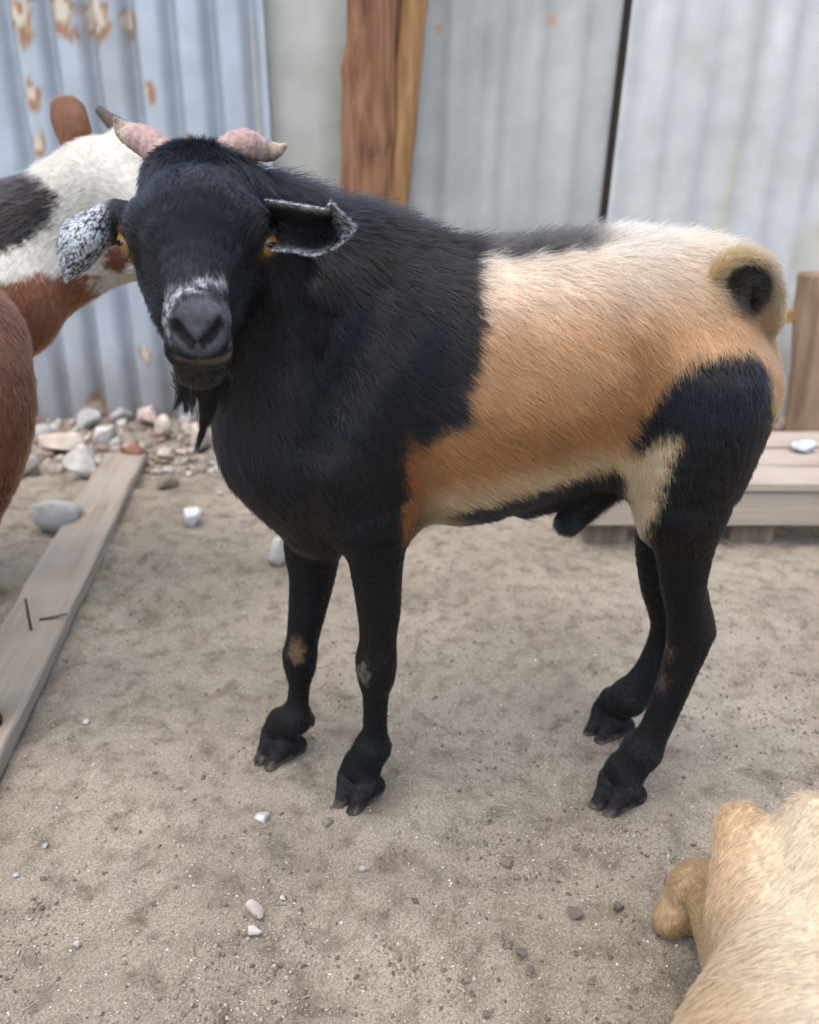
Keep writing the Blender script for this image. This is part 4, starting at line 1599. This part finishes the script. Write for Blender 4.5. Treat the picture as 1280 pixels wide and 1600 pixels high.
# ------------------------------------------------------------------ the pied goat behind, head to the right
def coat_pied(p, n, tw, r):
    x = p.copy()
    x[:, 1] = 1.23
    u, v = proj(x)
    j = (fbm(p, 30, 3, 17) - 0.5) * 40 + r.normal(size=len(p)) * 4
    u, v = u + j, v + j * 0.6
    col = np.array((0.66, 0.60, 0.50)) * (0.8 + 0.35 * r.random(len(p)))[:, None]
    brown = np.array((0.20, 0.075, 0.035)) * (0.75 + 0.5 * r.random(len(p)))[:, None]
    blk = np.array((0.016, 0.012, 0.012)) * (0.7 + 0.6 * r.random(len(p)))[:, None]
    m = sstep(5, -5, in_poly(u, v, [(-900, 150), (30, 270), (86, 312), (72, 352), (18, 386), (-60, 420), (-900, 420)]))
    col = mixc_a(col, blk, m)
    m = sstep(5, -5, in_poly(u, v, [(-900, 420), (-60, 420), (30, 432), (130, 434), (140, 900), (-900, 900)]))
    col = mixc_a(col, brown, m)
    m = sstep(5, -5, in_poly(u, v, [(140, 388), (205, 375), (212, 420), (170, 432), (140, 425)]))
    col = mixc_a(col, brown * 0.7, m)
    return mixc_a(col, brown, tw.get("leg", np.zeros(len(p))))


pied = empty("goat", (-0.75, 1.32, 0), "white-necked goat with a brown shoulder and black withers behind the black-headed goat", "goat")
S = Sculpt()
S.limb(pp((-420, 500, 1.34, 150), (-230, 490, 1.34, 150), (-60, 470, 1.34, 118)), k=0.05, sc=(1, 1.2, 1), flow=(-1, 0, -0.4), L=0.016, lift=0.25, tag="b")
S.limb(pp((-40, 450, 1.27, 88), (10, 470, 1.255, 84), (15, 520, 1.265, 46)), k=0.04, flow=(-0.5, 0, -0.9), L=0.014, lift=0.2, tag="b")
S.limb(pp((-40, 412, 1.33, 104), (60, 362, 1.33, 82), (150, 296, 1.33, 68)), k=0.05, flow=(-0.9, 0, -0.4), L=0.018, lift=0.3, tag="b")
S.limb(pp((20, 440, 1.33, 70), (110, 410, 1.33, 62), (190, 372, 1.33, 55)), k=0.04, flow=(-0.9, 0, -0.4), L=0.014, lift=0.2, tag="b")
S.limb(pp((165, 280, 1.33, 56), (215, 300, 1.32, 60), (270, 350, 1.29, 50), (330, 410, 1.26, 36)), k=0.03, flow=(-0.7, 0, 0.6), L=0.010, lift=0.2, tag="b")
S.limb(pp((205, 232, 1.33, 34), (222, 250, 1.32, 36)), k=0.02, flow=(-0.7, 0, 0.6), L=0.012, lift=0.4, tag="b")
S.limb(pp((200, 380, 1.32, 50), (320, 430, 1.265, 30)), k=0.03, flow=(-0.8, 0, -0.2), L=0.010, lift=0.2, tag="b")
for yy in (1.27, 1.41):
    S.limb([((-0.82, yy, .30), .05), ((-0.84, yy, .20), .026), ((-0.84, yy, .17), .022), ((-0.84, yy, .06), .016), ((-0.835, yy, .04), .021)], k=0.02, L=0.006, lift=0.2, tag="leg")
    S.limb([((-1.18, yy, .42), .075), ((-1.16, yy, .30), .05), ((-1.22, yy, .19), .024), ((-1.20, yy, .07), .017), ((-1.19, yy, .04), .021)], k=0.02, L=0.006, lift=0.2, tag="leg")
build_animal(S, pied, coat_pied, 0.006, 70000, 41, width=0.0004)
for yy in (1.27, 1.41):
    make_hoof(pied, (-0.825, yy), 0.0, 0.024, HOOFC)
    make_hoof(pied, (-1.18, yy), 0.0, 0.024, HOOFC)
BROWN_EAR = lambda V, U, Vv, side: np.tile((0.20, 0.09, 0.05), (len(V), 1)) * (0.7 + 0.5 * fbm(V, 40, 3, 2))[:, None]
o3, V3, F3, N3, fl3, c3 = sheet_part("ear", [[(104, 240, 1.33), (112, 236, 1.325), (124, 228, 1.325), (134, 218, 1.33)],
                   [(90, 216, 1.335), (106, 212, 1.318), (126, 206, 1.318), (143, 206, 1.335)],
                   [(80, 188, 1.335), (100, 184, 1.320), (122, 180, 1.320), (139, 188, 1.335)],
                   [(79, 166, 1.335), (96, 162, 1.326), (114, 160, 1.326), (133, 168, 1.335)],
                   [(83, 155, 1.335), (97, 151, 1.330), (112, 151, 1.330), (126, 159, 1.335)]], 0.004, pied, BROWN_EAR)
EARCOL = nearest_col(V3, c3)
ear_hair(o3, V3, F3, N3, fl3, c3, 5000, 23, 0.005)
pts = np.array([P(202, 222, 1.34), P(185, 198, 1.345), P(168, 184, 1.35), P(154, 170, 1.355)])
tube("horn", catmull(pts, 16), np.linspace(0.017, 0.006, 16), M_horn, pied, (0.09, 0.065, 0.05), ns=14)
for e, Y in ((P(262, 318, 1.264), 0),):
    V, F = sphere_mesh(e, 0.012, ICO2)
    mesh_obj("eye", V, F, M_eye, pied, np.tile((0.2, 0.1, 0.03), (len(V), 1)))


# ------------------------------------------------------------------ the brown goat at the left edge
def coat_brown(p, n, tw, r):
    base = mixc(np.array((0.155, 0.060, 0.034)), np.array((0.085, 0.030, 0.018)), sstep(0.3, 0.7, fbm(p, 9, 3, 4)))
    base = base * (0.65 + 0.7 * r.random(len(p)))[:, None]
    return mixc_a(base, np.array((0.02, 0.012, 0.01)), tw.get("leg", np.zeros(len(p))) * sstep(0.30, 0.2, p[:, 2]))


brown = empty("goat", (-0.75, 0.93, 0), "plain reddish brown goat cut off by the left edge, only its haunch in view", "goat")
S = Sculpt()
S.limb(pp((-520, 560, .96, 175), (-300, 560, .96, 170), (-130, 545, .96, 128), (-75, 535, .96, 108)), k=0.05, sc=(1, 1.25, 1), flow=(1, 0, -0.5), L=0.016, lift=0.2, tag="b")
S.limb(pp((-70, 545, .915, 98), (-62, 620, .895, 110), (-66, 720, .89, 92), (-85, 820, .89, 62)), k=0.04, sc=(1, 1.2, 1), flow=(0.1, 0, -1), L=0.014, lift=0.18, tag="b")
S.limb(pp((-85, 820, .89, 62), (-78, 900, .895, 42), (-55, 975, .91, 33), (-50, 1050, .905, 25), (-40, 1100, .90, 27), (-26, 1130, .895, 27)), k=0.02, L=0.006, lift=0.18, tag="leg")
S.limb(pp((-100, 600, 1.01, 85), (-150, 800, 1.01, 55), (-130, 930, 1.03, 33), (-135, 1020, 1.03, 26), (-140, 1070, 1.02, 28)), k=0.02, L=0.006, lift=0.18, tag="leg")
S.limb(pp((-560, 540, .95, 150), (-680, 420, .93, 95), (-760, 300, .92, 72)), k=0.05, flow=(0.6, 0, -0.8), L=0.018, lift=0.2, tag="b")
S.limb(pp((-770, 290, .92, 70), (-900, 400, .91, 36)), k=0.03, flow=(0.8, 0, 0.5), L=0.008, lift=0.2, tag="b")
for yy in (0.90, 1.02):
    S.limb([((-0.93, yy, .30), .05), ((-0.93, yy, .20), .026), ((-0.93, yy, .17), .022), ((-0.93, yy, .06), .016), ((-0.935, yy, .04), .021)], k=0.02, L=0.006, lift=0.2, tag="leg")
S.limb(pp((-20, 470, .96, 30), (10, 440, .96, 16), (-20, 400, .97, 12)), k=0.02, L=0.012, lift=0.5, tag="b") if False else None
build_animal(S, brown, coat_brown, 0.005, 110000, 51, width=0.00032)
make_hoof(brown, Q(-14, 1158, 0), math.radians(205), 0.026, (0.03, 0.03, 0.032))
make_hoof(brown, Q(-140, 1100, 0), math.radians(200), 0.026, (0.03, 0.03, 0.032))
for yy in (0.90, 1.02):
    make_hoof(brown, (-0.945, yy), math.pi, 0.024, HOOFC)


# ------------------------------------------------------------------ the cream goat lying at the lower right
def coat_cream(p, n, tw, r):
    top = P(1258, 1400, 0.5)
    f = fbm(p, 12, 3, 8)
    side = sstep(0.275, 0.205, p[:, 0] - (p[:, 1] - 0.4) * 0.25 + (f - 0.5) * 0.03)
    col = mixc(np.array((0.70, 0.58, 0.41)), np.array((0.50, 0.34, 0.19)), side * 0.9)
    col = mixc_a(col, np.array((0.55, 0.36, 0.19)), tw.get("tan", np.zeros(len(p))) * 0.9)
    col = mixc_a(col, np.array((0.40, 0.26, 0.13)), tw.get("leg", np.zeros(len(p))) * 0.8)
    col = mixc_a(col, np.array((0.25, 0.16, 0.09)), (r.random(len(p)) < 0.05 + 0.09 * side) * 0.6)
    return col * (0.68 + 0.5 * r.random(len(p)))[:, None]


cream = empty("goat", (0.3, 0.4, 0), "small cream and tan goat lying on the soil at the lower right corner", "goat")
S = Sculpt()
ZB = 0.115
S.limb([((.335, .530, .120), .058), ((.318, .45, .118), .074), ((.262, .34, .115), .094), ((.208, .22, .112), .106), ((.19, .12, .10), .08)], k=0.03, flow=(-1, -0.3, -0.3), L=0.016, lift=0.2, tag="b")
S.limb([((.350, .50, .188), .012), ((.318, .40, .196), .011), ((.272, .28, .206), .011), ((.22, .16, .19), .01)], k=0.03, flow=(-0.1, -1, 0), L=0.014, lift=0.3, tag="b")
S.limb([((.312, .43, .07), .074), ((.232, .31, .07), .102), ((.200, .20, .07), .112)], k=0.04, flow=(-0.8, -0.4, -0.5), L=0.011, lift=0.13, tag="b")
S.limb([((.296, .572, .160), .024), ((.290, .51, .13), .042)], k=0.02, flow=(-0.7, -0.5, -0.3), L=0.009, lift=0.15, tag="tan")
S.limb([((.345, .545, .185), .030), ((.340, .48, .165), .046)], k=0.02, flow=(-0.7, -0.5, -0.2), L=0.012, lift=0.2, tag="b")
S.limb([((.365, .535, .15), .040), ((.42, .57, .18), .036), ((.47, .58, .23), .034)], k=0.025, flow=(-0.8, -0.3, -0.3), L=0.012, lift=0.2, tag="tan")
S.limb([((.47, .58, .25), .034), ((.54, .54, .22), .020)], k=0.02, flow=(-0.8, 0, 0.3), L=0.008, lift=0.2, tag="tan")
kn = Q(1046, 1436, .018)
S.limb([((.285, .50, .08), .036), (Q(1096, 1378, .05), .021), (Q(1072, 1400, .038), .019), (kn, .0155)], k=0.01, L=0.008, lift=0.2, tag="leg", dens=2.0)
S.limb([(Q(1078, 1384, .052), .019), (Q(1090, 1386, .052), .02)], k=0.008, L=0.005, lift=0.2, tag="leg")
S.limb([(kn, .0155), (Q(1085, 1440, .014), .012), (Q(1130, 1450, .014), .012)], k=0.005, L=0.004, lift=0.2, tag="leg", dens=2.0)
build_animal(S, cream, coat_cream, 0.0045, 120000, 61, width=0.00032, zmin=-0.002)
